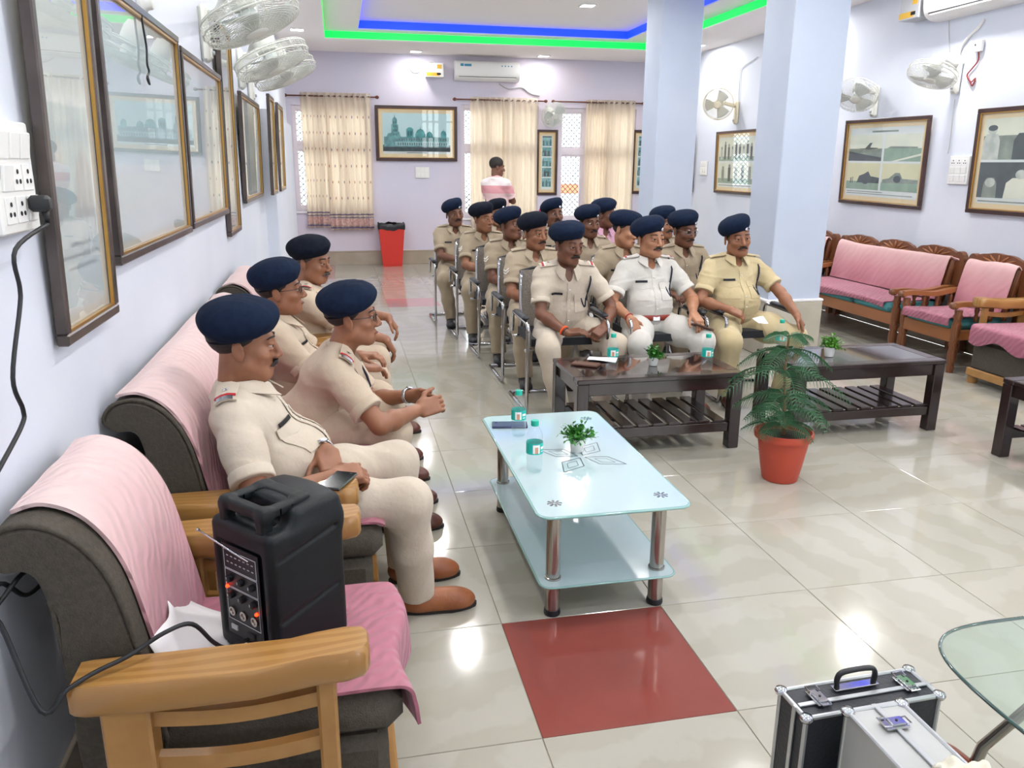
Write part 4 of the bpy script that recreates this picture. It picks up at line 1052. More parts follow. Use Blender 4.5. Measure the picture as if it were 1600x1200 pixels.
    for nm, t_, r_, m_ in rings:
        q = J[nm]; c0 = q['E']+(q['W']-q['E'])*t_; d = unit(q['W']-q['E']); a = unit(np.cross(d, (.2, .3, 1))); b = np.cross(d, a)
        rr = (.041+(.026-.041)*max(0, (t_-.3)/.7)+.003)*s
        MB().tube([c0+(a*math.cos(t)+b*math.sin(t))*rr for t in np.linspace(0, 2*math.pi, 17)[:-1]], r_*s, 6, closed=True).build('wrist_thread', m_, T, True)
    if watch:
        q = J[watch]; c0 = q['W']-unit(q['W']-q['E'])*.018*s; d = unit(q['W']-q['E']); n_ = unit(-q['n']-d*(-q['n']@d)); b = np.cross(d, n_); rr = .031*s
        V = []; n = 20
        for z_ in (-.009, .009):
            for k in range(n):
                th = 2*math.pi*k/n; V.append(c0+d*z_*s+(n_*math.cos(th)+b*math.sin(th))*rr)
        wo = mk('watch_strap', V, [(k, (k+1) % n, n+(k+1) % n, n+k) for k in range(n)], 'silver', T, True); md = wo.modifiers.new('thick', 'SOLIDIFY'); md.thickness = .004; md.offset = 1
        Aw = np.stack([d, b, n_], 1)
        fo = MB().lathe([(.019*s, -.002), (.021*s, .002), (.02*s, .008), (.017*s, .009)], c0+n_*rr, 18, Aw).build('watch_case', 'silver', wo, True)
        MB().lathe([(.0165*s, 0), (.016*s, .001)], c0+n_*(rr+.009), 18, Aw).build('watch_dial', 'white_ribbon', wo)
    T['_j'] = 0
    del T['_j']
    return T, J
# ------------------------------------------------------------------ the seated audience
GL, GR = 'men in uniform on the long sofa', 'men in uniform on the visitor chairs'
def W(*a): return tuple(a)
# long sofa, all facing +x
person('man in cream uniform and navy beret nearest the armchair, one hand over his wrist', GL, (-.74, .80), R(-90), hz=.475, s=1.0, ts=.80, hs=1.0, lean=-16, belly=.05, wide=1.14, thigh=.86, head=(5, -3, 0), skin='brown', cloth='ivory', shoe='leather_tan', eps='title', h=.005, seed=11, badge=False, cord=False,
       arms={'R': dict(W=at_y(520, 746, .56), P=(-.5, -.75, -.45), F=(.97, .18, .02), N=(-.05, .3, -.9), curl=.75), 'L': dict(W=at_y(510, 704, .70), P=(-.3, .8, -.5), F=(.18, -.80, -.55), N=(-.2, .45, -.85), curl=.22)},
       legs={'R': dict(A=(-.285, .74, .085), T=(1, .02, 0)), 'L': dict(A=(-.31, .97, .085), T=(1, .05, 0))}, watch='L')
person('man in cream uniform with spectacles leaning forward, hands clasped, on the long sofa', GL, (-.735, 1.55), R(-90), hz=.465, s=1.0, ts=.80, hs=1.0, lean=36, belly=.03, wide=1.1, thigh=.82, head=(-2, 3, 0), skin='brown', cloth='cream', shoe='leather_brown', eps='title', h=.005, seed=12, badge=False, mous=False, glasses=True, cord=True, tagp=False, bindi=True,
       arms={'R': dict(W=at_y(655, 640, 1.40), P=(-.3, -.9, -.35), F=(.9, .25, .15), N=(0, .8, -.4), curl=.55), 'L': dict(W=at_y(642, 618, 1.6), P=(-.2, .6, -.7), F=(.9, -.3, -.1), N=(0, -.8, -.5), curl=.5)},
       legs={'R': dict(A=(-.32, 1.42, .085), T=(1, .0, 0)), 'L': dict(A=(-.31, 1.68, .085), T=(1, .1, 0))}, watch='L')
person('man in cream uniform with thin spectacles sitting back behind the leaning man', GL, (-.76, 2.15), R(-90), hz=.465, s=.97, ts=.77, hs=1.04, lean=-10, belly=.04, wide=1.05, head=(2, 5, 0), skin='brown', cloth='cream', shoe='leather_brown', eps='title', h=.006, seed=13, badge=False, mous=False, glasses=True,
       arms={'R': dict(W=(-.42, 2.02, .60), P=(-.5, -.6, -.6), F=(.9, .3, -.1), N=(0, 0, -1), curl=.4), 'L': dict(W=(-.42, 2.3, .60), P=(-.4, .6, -.6), F=(.9, -.3, 0), N=(0, 0, -1), curl=.4)},
       legs={'R': dict(A=(-.31, 2.02, .085)), 'L': dict(A=(-.31, 2.27, .085))})
person('man in cream uniform and black beret, forearms over his knees, farthest on the sofas', GL, (-.73, 2.92), R(-90), hz=.475, s=.97, ts=.83, hs=1.03, lean=5, belly=.02, head=(-24, -4, 0), skin='brown', cloth='cream', beret='beret_black', shoe='leather_brown', eps='title', h=.006, seed=14, badge=False, hair='hair_grey',
       arms={'R': dict(W=at_y(603, 530, 2.8), P=(-.3, -.6, -.6), F=(.5, .1, -.85), N=(-.8, 0, -.5), curl=.35), 'L': dict(W=at_y(606, 495, 3.05), P=(-.2, .6, -.6), F=(.55, -.2, -.8), N=(-.8, 0, -.5), curl=.35)},
       legs={'R': dict(A=(-.28, 2.78, .085)), 'L': dict(A=(-.27, 3.05, .085))})
# visitor chairs, all facing -y
def seated(key, label, dx=0, dy=.05, **k):
    x, y = CHP[key]
    a = dict(hz=.52, ts=.9, s=.94, group=GR); a.update(k)
    g = a.pop('group')
    return person(label, g, (x+dx, y+dy), R(180), **a)
seated('A', 'man in cream uniform with orange wrist thread and clasped hands before the dark table', .05, .1, lean=14, head=(22, -6, -3), skin='dark', cloth='ivory', h=.005, seed=21, wide=1.04, shoe='leather_brown', eps='stripe', ts=.9, badge=False,
       arms={'R': dict(W=at_y(886, 520, 2.93), P=(-.75, .3, -.5), F=(.95, -.2, .1), N=(.1, .2, -.9), curl=.3), 'L': dict(W=at_y(944, 512, 2.97), P=(.8, .4, -.3), F=(-.75, -.35, -.45), N=(-.2, .2, -.8), curl=.8)},
       legs={'R': dict(A=(.83, 2.86, .085), p=(.35, .6, .6), T=(-.1, -1, 0)), 'L': dict(A=(1.12, 2.92, .085), p=(-.6, .6, .6), T=(.3, -1, 0))}, rings=(('R', .88, .0065, 'orange_thread'), ('R', .95, .003, 'dark_thread')))
seated('B', 'man in the palest uniform shirt and trousers with red belt, before the dark table', -.03, .06, lean=-7, head=(16, 3, -2), skin='light', cloth='pale', h=.005, seed=22, wide=1.02, shoe='leather_brown', belly=.03, belt='belt_red', ts=.93, beret_tilt=(24, -7),
       arms={'R': dict(W=at_y(985, 498, 3.0), P=(-.6, .5, -.4), F=(.25, -.55, -.75), N=(.1, .5, -.8), curl=.45), 'L': dict(W=at_y(1083, 490, 2.98), P=(.7, .5, -.3), F=(.2, -.7, -.5), N=(-.2, .5, -.8), curl=.35)},
       legs={'R': dict(A=(1.40, 2.93, .085), p=(.25, .7, .6)), 'L': dict(A=(1.76, 2.93, .085), p=(-.4, .7, .6))}, rings=(('R', .93, .004, 'red_thread'),))
seated('C', 'man in sand coloured uniform holding a slip of paper, beside the pillar', -.06, .06, lean=-6, side=0, head=(-4, 0, 5), skin='brown', cloth='sand', h=.005, seed=23, wide=1.05, shoe='leather_brown', belly=.05, ts=.93, eps=None, beret_tilt=(26, -8),
       arms={'R': dict(W=at_y(1140, 484, 3.0), P=(-.7, .5, -.4), F=(.8, -.35, -.35), N=(.1, .3, -.9), curl=.5, thumb=.3), 'L': dict(W=at_y(1245, 492, 2.93), P=(.7, .4, -.2), F=(.35, -.45, -.8), N=(-.6, .3, -.6), curl=.35)},
       legs={'R': dict(A=(2.03, 2.95, .085), p=(.25, .7, .6)), 'L': dict(A=(2.44, 2.98, .085), p=(-.5, .7, .6))})
seated('L4', 'man in khaki uniform at the aisle, behind the man with the orange thread', .03, .06, lean=2, head=(24, -2, 0), skin='brown', cloth='taupe', beret='beret_black', badge=False, h=.006, seed=24, eps=None, chevron=True, cord=False, legs={'R': dict(A=(.78, 3.66, .085)), 'L': dict(A=(1.05, 3.66, .085))},
       arms={'R': dict(W=(.85, 3.73, .62), F=(.7, -.5, -.2), curl=.4), 'L': dict(W=(1.02, 3.73, .62), F=(-.7, -.5, -.2), curl=.4)})
seated('L3', 'man in khaki uniform touching his chin with one hand', .05, .06, lean=4, head=(36, 6, 0), skin='dark', cloth='khaki', h=.007, seed=25, mous=False, eps=None, chevron=True, cord=False, legs={'R': dict(A=(.74, 4.45, .085)), 'L': dict(A=(1.0, 4.5, .085))},
       arms={'R': dict(W=(.86, 4.52, .62), F=(.7, -.5, -.2), curl=.4), 'L': dict(W=(1.035, 4.52, .93), P=(.6, -.3, -.9), F=(-.35, .1, .9), N=(-.8, .4, 0), curl=.75)})
seated('L2', 'man in khaki uniform with a red wrist thread, mouth closed, in the fourth row', .03, .06, lean=0, head=(32, 0, 0), skin='brown', cloth='khaki', beret='beret_black', badge=False, h=.007, seed=26, mous=False, eps=None, chevron=True, belt='leather_black', belly=.03, legs={'R': dict(A=(.66, 5.27, .085)), 'L': dict(A=(.92, 5.27, .085))},
       arms={'R': dict(W=(.74, 5.3, .66), F=(.35, -.6, -.6), N=(.2, .4, -.8), curl=.5), 'L': dict(W=(.98, 5.32, .64), F=(-.5, -.6, -.2), curl=.4)}, rings=(('R', .92, .004, 'red_thread'),))
seated('L1', 'man in khaki uniform on the last chair at the aisle, near the red bin', -.02, .06, lean=-3, head=(12, 2, 4), skin='dark', cloth='khaki', h=.007, seed=27, eps=None, legs={'R': dict(A=(.56, 6.03, .085)), 'L': dict(A=(.80, 6.05, .085))},
       arms={'R': dict(W=(.62, 6.08, .66), F=(.6, -.5, -.3), curl=.4), 'L': dict(W=(.80, 6.1, .66), F=(-.6, -.5, -.3), curl=.4)}, beret_tilt=(24, -8))
seated('P780', 'man with half hidden face and straight cap badge in the last row', -.16, .06, lean=0, head=(5, 2, 0), skin='light', cloth='taupe', h=.008, seed=28, eps=None, mous=False, det=1, beret='beret_black')
seated('P872', 'man in khaki uniform, chin raised, in front of the far window', .06, .06, lean=-4, head=(6, 8, 0), skin='dark', cloth='khaki', h=.008, seed=29, eps=None, det=1, beret_tilt=(24, -6), ts=.97)
seated('P922', 'man in khaki uniform with a thin moustache in the third row, middle seat', .05, .06, lean=2, head=(10, -3, 0), skin='dark', cloth='taupe', h=.007, seed=30, tagp=False, det=1, ts=.93)
seated('P937', 'man in a rose shirt with navy beret, turned aside in the fourth row', -.04, .06, lean=2, head=(55, 0, 0), skin='dark', cloth='shirt_rose', pants='jeans', h=.008, seed=31, civil=True, det=1, mous=False, ts=.97)
seated('P980', 'man in khaki uniform turning his head aside behind the palest shirt', -.03, .06, lean=4, head=(42, -8, -12), skin='light', cloth='khaki', h=.006, seed=32, mous=False, eps=None, badge=False, ts=.92)
seated('P1065', 'man in khaki uniform with spectacles and moustache in the second row', -.14, .06, lean=2, head=(14, -6, 0), skin='dark', cloth='khaki', h=.006, seed=33, glasses='silver', eps=None, ts=.92)
seated('P1047', 'man mostly hidden in the third row by the pillars, navy beret showing', -.01, .06, lean=0, head=(10, 0, 0), skin='brown', cloth='khaki', h=.008, seed=34, det=1, eps=None, ts=.9)
# man standing by the curtain
def stripes(name, z0, bands):
    m = M[name]; n = m.node_tree.nodes; l = m.node_tree.links; p = n['Principled BSDF']
    tc = n.new('ShaderNodeTexCoord'); sx = n.new('ShaderNodeSeparateXYZ'); l.new(tc.outputs['Object'], sx.inputs[0])
    r = n.new('ShaderNodeValToRGB'); r.color_ramp.interpolation = 'CONSTANT'; mr = n.new('ShaderNodeMapRange'); mr.inputs[1].default_value = .8; mr.inputs[2].default_value = 1.6
    l.new(sx.outputs[2], mr.inputs[0]); l.new(mr.outputs[0], r.inputs[0]); e = r.color_ramp.elements
    e[0].position = 0; e[0].color = lin(bands[0][1]); e[1].position = (bands[1][0]-.8)/.8; e[1].color = lin(bands[1][1])
    for z, c in bands[2:]:
        k = e.new((z-.8)/.8); k.color = lin(c)
    l.new(r.outputs[0], p.inputs['Base Color'])
stripes('shirt_stripe', 0, [(.8, '#eccaca'), (1.18, '#e2a0a6'), (1.285, '#efe3e2'), (1.40, '#e8b4b4')])
person('man standing by the curtain in a pink and white striped shirt, arms folded', None, (1.68, 9.5), R(-40), hz=.885, s=1.0, ts=1.0, hs=1.0, lean=0, head=(-45, -6, 0), skin='dark', cloth='shirt_stripe', pants='jeans', beret=None, mous=False, civil=True, det=1, h=.008, seed=40,
       arms={'R': dict(w=(-.02, .24, 1.14), p=(.8, -.2, -.5), f=(-1, .1, .1), n=(0, -1, 0), curl=.3), 'L': dict(w=(.04, .21, 1.09), p=(-.8, -.2, -.5), f=(1, .1, .1), n=(0, -1, 0), curl=.3)},
       legs={'R': dict(a=(.1, .0, .085), p=(0, 1, 0)), 'L': dict(a=(-.1, .02, .085), p=(0, 1, 0))})
# ------------------------------------------------------------------ loose things
mat('soft_black', '#0c1013', .45, col2='#101519', spec=.3, nscale=6, bump=.1, bscale=400)
mat('panel_black', '#121418', .45)
mat('print_white', '#b9bcc0', .5)
mat('led_red', '#ff2a10', .4, emit='#ff2408', estr=9)
mat('rubber', '#15171b', .5)
mat('cap_teal', '#0fae97', .35)
mat('label_teal', '#1bbcae', .4)
mat('label_white', '#f2f4f2', .4)
mat('label_skin', '#c9906c', .5)
mat('pot_white', '#eeeeea', .3)
mat('leaf_green', '#3f8a2c', .45, col2='#2c6a22', nscale=30)
mat('leaf_bright', '#6aa83a', .45, col2='#4d8a2c', nscale=30)
mat('needle_green', '#3c6b45', .5, col2='#2f5a3a', nscale=20)
mat('terracotta', '#b5452f', .45, col2='#aa3f2b', nscale=5)
mat('soil', '#3a2c22', .9, bump=.6, bscale=60)
mat('bark', '#7a5a3e', .8)
mat('phone_body', '#15161a', .2, coat=.6)
mat('phone_case', '#5b3a2c', .5, bump=.2, bscale=150)
mat('phone_blue', '#26305a', .25, coat=.5)
mat('paper', '#f4f3ef', .7)
mat('case_black', '#23262c', .5, bump=.2, bscale=120)
mat('case_alu', '#b9bbbd', .35, .85)
mat('case_grey', '#a9aaa8', .45, .3, col2='#b3b4b2', nscale=6)
mat('cotton', '#d8d3c2', .9, bump=.4, bscale=50)
mat('bin_red', '#d2362c', .4)
mat('bag_black', '#232326', .35, bump=.4, bscale=30)
mat('cloth_white', '#ece9ee', .85)
mat('flower_pink', '#e2315f', .6)
mat('wrap_blue', '#9fc6dc', .3)
glassy('bottle_pet', '#fcfefe', 1.4, .03, .05, '#eaf4f6')
glassy('water', '#f9fdfd', 1.2, .0)

# --- black portable speaker on the armchair, turned 45 degrees
SPZ = .462
SP = thing('portable_speaker', 'black portable speaker with top handle, knobs and red lights, on the armchair', 'speaker', (-.668, -.075, SPZ), R(-48))
hx, hy, hz_ = .108, .108, .36
body = [rbox((0, .0, .165), (.09, .088, .145), I3, .02, .01), rbox((0, .038, .325), (.085, .052, .022), I3, .02, .03), elli((0, .045, .35), (.095, .066, .026), I3, .03)]
for z in (.135, .285): body.append(cone((.112, -.085, z-.018), (.112, .075, z+.012), .006, .006, .006, 's'))
body += [rbox((0, -.118, .16), (.072, .012, .115), I3, .006, .004, 's')]
body += [rbox((0, -.045, .36), (.048, .010, .03), I3, .008, .012, 's')]
soft('speaker_body', body, .0042, 'soft_black', SP)
hd = MB()
pth = smooth_poly([(0, -.092, .318), (0, -.092, .352), (0, -.075, .368), (0, -.02, .374), (0, .03, .372)], 4)
hd = [rbox((0, -.082, .366), (.072, .009, .007), I3, .006, .01), rbox((.066, -.03, .366), (.008, .055, .007), I3, .006, .01), rbox((-.066, -.03, .366), (.008, .055, .007), I3, .006, .01), rbox((.066, -.085, .345), (.008, .009, .02), I3, .006, .01), rbox((-.066, -.085, .345), (.008, .009, .02), I3, .006, .01), rbox((0, .02, .362), (.07, .012, .01), I3, .008, .015)]
soft('carry_handle', hd, .004, 'soft_black', SP)
pn = MB().bb((-.066, -.1085, .045), (.066, -.1065, .275)).build('control_panel', 'panel_black', SP)
def pz(x, z, y=-.1095): return (x, y, z)
for za, zb in ((.215, .262), (.17, .212), (.085, .167)):
    f = MB()
    for a, b in (((-.058, za), (.058, za)), ((.058, za), (.058, zb)), ((.058, zb), (-.058, zb)), ((-.058, zb), (-.058, za))):
        f.tube([pz(*a), pz(*b)], .0009, 4)
    f.build('panel_line', 'print_white', pn)
for z in (.248, .232):
    f = MB()
    for k in range(7): f.box(pz(-.045+.015*k, z), (.007, .0006, .0022))
    f.build('panel_lettering', 'print_white', pn)
for x in (-.04, 0, .04):
    for z in (.192, .15):
        k = MB().lathe([(.009, 0), (.0085, .008), (.006, .01)], pz(x, z), 12, rotm(R(90), 0, 0)).build('knob', 'panel_black', pn, True, 40); MB().box((x, -.121, z+.003), (.0016, .0012, .006)).build('knob_mark', 'print_white', k)
    MB().lathe([(.0115, 0), (.0115, .004), (.007, .0045), (.006, .002)], pz(x, .108), 14, rotm(R(90), 0, 0)).build('socket', 'steel', pn, True, 40)
for x, z in ((-.052, .168), (.05, .13)): MB().lathe([(.0042, 0), (.004, .004), (.002, .006)], pz(x, z), 10, rotm(R(90), 0, 0)).build('indicator_light', 'led_red', pn, True)
MB().box(pz(-.04, .065), (.022, .004, .012)).build('label_plate', 'print_white', pn); MB().box(pz(.02, .062), (.03, .006, .016), None, .002).build('power_inlet', 'rubber', pn)
MB().box((.01, -.118, .04), (.022, .004, .012)).build('warning_label', 'print_white', pn)
MB().tube([(.045, -.118, .262), (-.075, -.155, .318)], [.0028, .0022], 6).tube([(-.075, -.155, .318), (-.079, -.156, .32)], .004, 6).build('antenna', 'chrome', SP, True)
# power cable: from the speaker, over the wooden arm, to the wall side
pts = smooth_poly([(-.742, -.172, .524), (-.78, -.215, .535), (-.80, -.26, .58), (-.83, -.30, .652), (-.875, -.335, .66), (-.935, -.372, .64), (-.99, -.405, .632), (-1.03, -.435, .622), (-1.07, -.46, .60), at_x(0, 975, -1.13), at_x(-30, 960, -1.14), at_x(0, 912, -1.15), at_x(40, 930, -1.15), at_x(68, 905, -1.14), at_x(40, 893, -1.13), at_x(0, 940, -1.15), at_x(-40, 990, -1.17)], 6)
tag(MB().tube(pts, .0048, 8).build('power_cable', 'rubber', None, True), 'black power cable looping from the speaker over the wooden arm', 'cable')
# --- bottles
def bottle(label, x, y, z, fill=.55, s=1.0, face=0):
    t = thing('water_bottle', label, 'bottle', (x, y, z), face, 'plastic water bottles')
    pr = [(.012, 0), (.029, .002), (.032, .008), (.031, .02), (.032, .03), (.031, .04), (.032, .05), (.0315, .06), (.032, .075), (.032, .125), (.0315, .14), (.030, .15), (.024, .168), (.016, .18), (.0125, .187), (.0125, .196)]
    MB().lathe([(r*s, h*s) for r, h in pr], (0, 0, .0005), 24).build('bottle_body', 'bottle_pet', t, True, 60)
    MB().lathe([(r*.93*s, h*s) for r, h in pr[:5]]+[(.0295*s, .06*s), (.0295*s, .2*fill*s), (.001, .2*fill*s)], (0, 0, .002), 20).build('water', 'water', t, True, 60)
    lb = MB(); n = 24
    V = [(.0326*s*math.cos(2*math.pi*k/n), .0326*s*math.sin(2*math.pi*k/n), h*s) for h in (.078, .122) for k in range(n)]
    lo = lb.add(V, [(k, (k+1) % n, n+(k+1) % n, n+k) for k in range(n)]).build('label', 'label_teal', t, True)
    for a0, a1, h0, h1, m in ((-.7, .15, .083, .117, 'label_white'), (-.45, -.05, .083, .108, 'label_skin'), (.3, .9, .098, .108, 'label_white'), (.35, .75, .087, .091, 'label_white')):
        V = [(.0329*s*math.cos(a0-R(90)+(a1-a0)*k/6), .0329*s*math.sin(a0-R(90)+(a1-a0)*k/6), h*s) for h in (h0, h1) for k in range(7)]
        MB().add(V, [(k, k+1, 8+k, 7+k) for k in range(6)]).build('label_print', m, lo, True)
    MB().lathe([(.0148*s, .186*s), (.0152*s, .188*s), (.0152*s, .204*s), (.0135*s, .207*s)], (0, 0, 0), 20).build('cap', 'cap_teal', t, True, 40)
bottle('water bottle beside the dark blue phone on the frosted glass table', .225, 1.36, GZ)
bottle('water bottle standing alone toward the edge of the frosted glass table', .195, .94, GZ, face=R(15))
bottle('water bottle between the brown phone and the small plant on the dark table', .985, 2.335, .45)
bottle('water bottle at the far end of the dark table, before the palest shirt', 1.515, 2.235, .45)
bottle('water bottle behind the potted conifer on the dark table', 2.16, 2.56, .45)
# --- small plants in white pots
def small_plant(label, x, y, z, m='leaf_green', s=1.0, seed=1):
    t = thing('small_plant', label, 'plant', (x, y, z), 0, 'small plants in white pots')
    MB().lathe([(.022*s, 0), (.024*s, .002), (.031*s, .05*s), (.032*s, .054*s), (.029*s, .054*s), (.027*s, .046*s), (.001, .046*s)], (0, 0, .0005), 20).build('pot', 'pot_white', t, True, 50)
    rr = random.Random(seed); mb = MB(); st = MB()
    for k in range(60):
        a = rr.uniform(0, 6.28); el = rr.uniform(.05, 1.35); L = rr.uniform(.045, .078)*s
        d = np.array([math.cos(a)*math.cos(el), math.sin(a)*math.cos(el), math.sin(el)]); b = np.array([0, 0, .048*s]); e = b+d*L
        st.tube([b, b+d*L*.6+_v(0, 0, .004), e], .0011*s, 4)
        for q in range(6):
            tt = .4+.6*q/5; c = b+d*L*tt; w = np.array([rr.gauss(0, 1), rr.gauss(0, 1), rr.gauss(0, 1)]); w = w/np.linalg.norm(w); w = unit(w+d*.5); sd = unit(np.cross(w, (0.1, .2, 1)))
            ln = rr.uniform(.016, .024)*s; up = np.cross(sd, w)*.002
            mb.add([c, c+w*ln*.5+sd*ln*.34+up, c+w*ln, c+w*ln*.5-sd*ln*.34+up], [(0, 1, 2, 3)])
    tag(mb.build('leaves', m, t, True), kind='stuff'); tag(st.build('stems', 'leaf_green', t), kind='stuff')
small_plant('small green plant in white pot on the frosted glass table', .42, 1.125, GZ, s=1.05, seed=3)
small_plant('small green plant in white pot between two bottles on the dark table', 1.25, 2.38, .45, seed=4)
small_plant('small bright green plant in white pot on the table behind the conifer', 2.40, 2.40, .45, 'leaf_bright', 1.1, seed=5)
# --- potted conifer
PT = thing('potted_conifer', 'young conifer with drooping feathery branches in a terracotta pot on the floor', 'potted plant', (1.69, 1.66, 0))
MB().lathe([(.085, 0), (.09, .004), (.105, .08), (.125, .20), (.128, .225), (.145, .228), (.148, .245), (.146, .262), (.138, .264), (.130, .25), (.126, .235), (.001, .232)], (0, 0, 0), 32).build('pot', 'terracotta', PT, True, 40)
MB().lathe([(.127, .228), (.11, .236), (.05, .24), (.001, .241)], (0, 0, 0), 24).build('soil', 'soil', PT, True)
MB().tube(smooth_poly([(0, 0, .22), (-.01, .005, .4), (-.03, .0, .6), (-.025, 0, .76)], 4), [.009]*5+[.007]*4+[.005]*4, 8).build('trunk', 'bark', PT, True)
rr = random.Random(5)
for lvl, (z, L, nb_, el) in enumerate(((.30, .17, 5, .35), (.36, .20, 5, .5), (.45, .27, 5, .3), (.58, .28, 5, .25), (.69, .24, 5, .18), (.755, .13, 4, .5))):
    for b in range(nb_):
        a = 2*math.pi*b/nb_+lvl*.63+rr.uniform(-.15, .15); Lb = L*rr.uniform(.85, 1.15)
        tx = -.02-.012*(z > .5); o = np.array([tx, 0, z]); dirx = np.array([math.cos(a), math.sin(a), 0]); sd = np.array([-math.sin(a), math.cos(a), 0])
        P = [o+dirx*Lb*t+_v(0, 0, Lb*(el*t-.62*t*t)) for t in np.linspace(0, 1, 9)]
        br = MB().tube(P, [.0035*(1-.8*t) for t in np.linspace(0, 1, 9)], 5).build('branch', 'needle_green', PT, True)
        nd = MB()
        for i in range(1, 17):
            t = .08+.92*i/16; f = t*8; k = min(int(f), 7); p = P[k]+(P[k+1]-P[k])*(f-k); tang = unit(P[k+1]-P[k])
            ln = .095*math.sin(math.pi*(.12+.83*t))**.8*(L/.25)**.5
            for sg in (-1, 1):
                d = unit(sd*sg+tang*.55+_v(0, 0, -.12)); q = [p, p+d*ln*.5+_v(0, 0, .006), p+d*ln+_v(0, 0, -.35*ln)]
                w = .0026
                nd.add([q[0]-tang*w, q[1]-tang*w*1.2, q[2], q[1]+tang*w*1.2, q[0]+tang*w], [(0, 1, 3, 4), (1, 2, 3)])
                nd.add([q[0]-_v(0, 0, w), q[1]-_v(0, 0, w), q[2], q[1]+_v(0, 0, w), q[0]+_v(0, 0, w)], [(0, 1, 3, 4), (1, 2, 3)])
        tag(nd.build('needles', 'needle_green', br, False), kind='stuff')
# --- phones and papers
def phone(label, c, size, rz, body, scr, tilt=(0, 0)):
    t = thing('mobile_phone', label, 'phone', c, rz, 'mobile phones'); t.rotation_euler = (tilt[0], tilt[1], rz)
    b = MB().box((0, 0, size[2]/2), size, None, .003).build('phone_body', body, t); MB().box((0, 0, size[2]+.0003), (size[0]*.94, size[1]*.95, .0006)).build('screen', scr, t)
    MB().lathe([(.005, 0), (.005, .0015)], (size[0]*.28, size[1]*.38, size[2]+.0005), 10).build('camera_lens', 'panel_black', t)
phone('dark blue phone lying at the corner of the frosted glass table', (.215, 1.50, GZ), (.075, .16, .010), R(80), 'phone_blue', 'phone_blue')
phone('brown cased phone on the dark table beside a white paper', (.865, 2.455, .45), (.08, .16, .012), R(55), 'phone_case', 'phone_case')
phone('black phone on the wooden sofa arm beside the folded hands', (-.535, .465, .634), (.07, .135, .009), R(-25), 'phone_body', 'phone_body')
phone('brown cased phone held on the knee of the palest uniform', tuple(at_y(1096, 512, 2.90)), (.075, .15, .010), R(100), 'phone_case', 'phone_body', (R(20), R(12)))
def paper(label, c, w_, h_, rz, seed=1, tilt=(0, 0)):
    o = MB().grid(lambda u, v: ((u-.5)*w_, (v-.5)*h_, .004+.006*math.sin(3*u+seed)*math.sin(2.5*v+seed)), 8, 8, .0006).build('paper_sheet', 'paper', None, True)
    o.location = c; o.rotation_euler = (tilt[0], tilt[1], rz); tag(o, label, 'paper')
paper('white paper sheet on the dark table under the brown phone end', (1.0, 2.56, .452), .17, .11, R(-25))
paper('small white slip held by the man in sand uniform', tuple(at_y(1188, 501, 2.88)), .085, .07, R(10), 2, (R(25), 0))
# --- two metal cases at the right foreground
def flight_case(name, label, c, rz, L_, D_, H_, skin, parts):
    t = thing(name, label, 'case', (c[0], c[1], 0), rz, 'metal equipment cases'); a, b, h = L_/2, D_/2, H_
    MB().bb((-a+.004, -b+.004, .004), (a-.004, b-.004, h-.004), .004).build('case_shell', skin, t)
    e = .011
    ed = MB()
    for sx in (-1, 1):
        for sy in (-1, 1): ed.bb((sx*a-e*(sx > 0), sy*b-e*(sy > 0), 0), (sx*a+e*(sx < 0), sy*b+e*(sy < 0), h), .003)
        for z in (0, h-e): ed.bb((sx*a-e*(sx > 0), -b+e, z), (sx*a+e*(sx < 0), b-e, z+e), .003)
    for sy in (-1, 1):
        for z in (0, h-e): ed.bb((-a+e, sy*b-e*(sy > 0), z), (a-e, sy*b+e*(sy < 0), z+e), .003)
    ed.build('edge_trim', 'case_alu', t)
    sm = MB(); yb = parts
    sm.bb((-a+e, yb-.006, h-.003), (a-e, yb+.006, h+.002), .001); sm.bb((-a-.002, yb-.006, 0), (-a+.003, yb+.006, h), .001); sm.bb((a-.003, yb-.006, 0), (a+.002, yb+.006, h), .001)
    sm.build('seam_trim', 'case_alu', t)
    for sx in (-1, 1):
        for sy in (-1, 1):
            MB().lathe([(.001, -.012), (.013, -.008), (.016, 0), (.013, .006), (.001, .009)], (sx*(a-.006), sy*(b-.006), h-.004), 12).build('corner_cap', 'chrome', t, True)
    return t
def latch(t, x, y, z, rz=0):
    A = rotm(0, 0, rz)
    g = lambda p: tuple(A@np.array(p)+np.array([x, y, z]))
    m = MB().box(g((0, 0, .003)), (.036, .056, .006), A, .002); m.box(g((0, -.004, .008)), (.026, .034, .006), A, .002)
    m.tube([g(p) for p in ((-.014, .016, .009), (-.014, .034, .011), (.014, .034, .011), (.014, .016, .009))], .0022, 6); m.tube([g(p) for p in ((-.012, -.022, .006), (-.012, -.034, .007), (.012, -.034, .007), (.012, -.022, .006))], .002, 6)
    l = m.build('latch', 'chrome', t, True, 40); MB().lathe([(.003, 0), (.003, .001)], g((0, -.004, .0115)), 8).build('keyhole', 'panel_black', l)
K1 = flight_case('equipment_case', 'black case with aluminium edges and a black handle beside the glass table', (.672, -.42), R(2), .37, .115, .36, 'case_black', -.012)
latch(K1, -.115, -.002, .36); latch(K1, .125, -.002, .36)
MB().tube(smooth_poly([(-.05, .02, .362), (-.052, .02, .39), (-.035, .02, .405), (.035, .02, .405), (.052, .02, .39), (.05, .02, .362)], 4), .0075, 8, flat=.8).build('handle', 'rubber', K1, True)
MB().box((0, .02, .3625), (.12, .022, .004), None, .001).build('handle_plate', 'chrome', K1)
K2 = flight_case('equipment_case', 'grey aluminium case with chrome latches and a cloth on top', (.635, -.735), R(90), .44, .15, .40, 'case_grey', .0)
latch(K2, .15, 0, .40, R(0)); latch(K2, -.03, 0, .40, R(0))
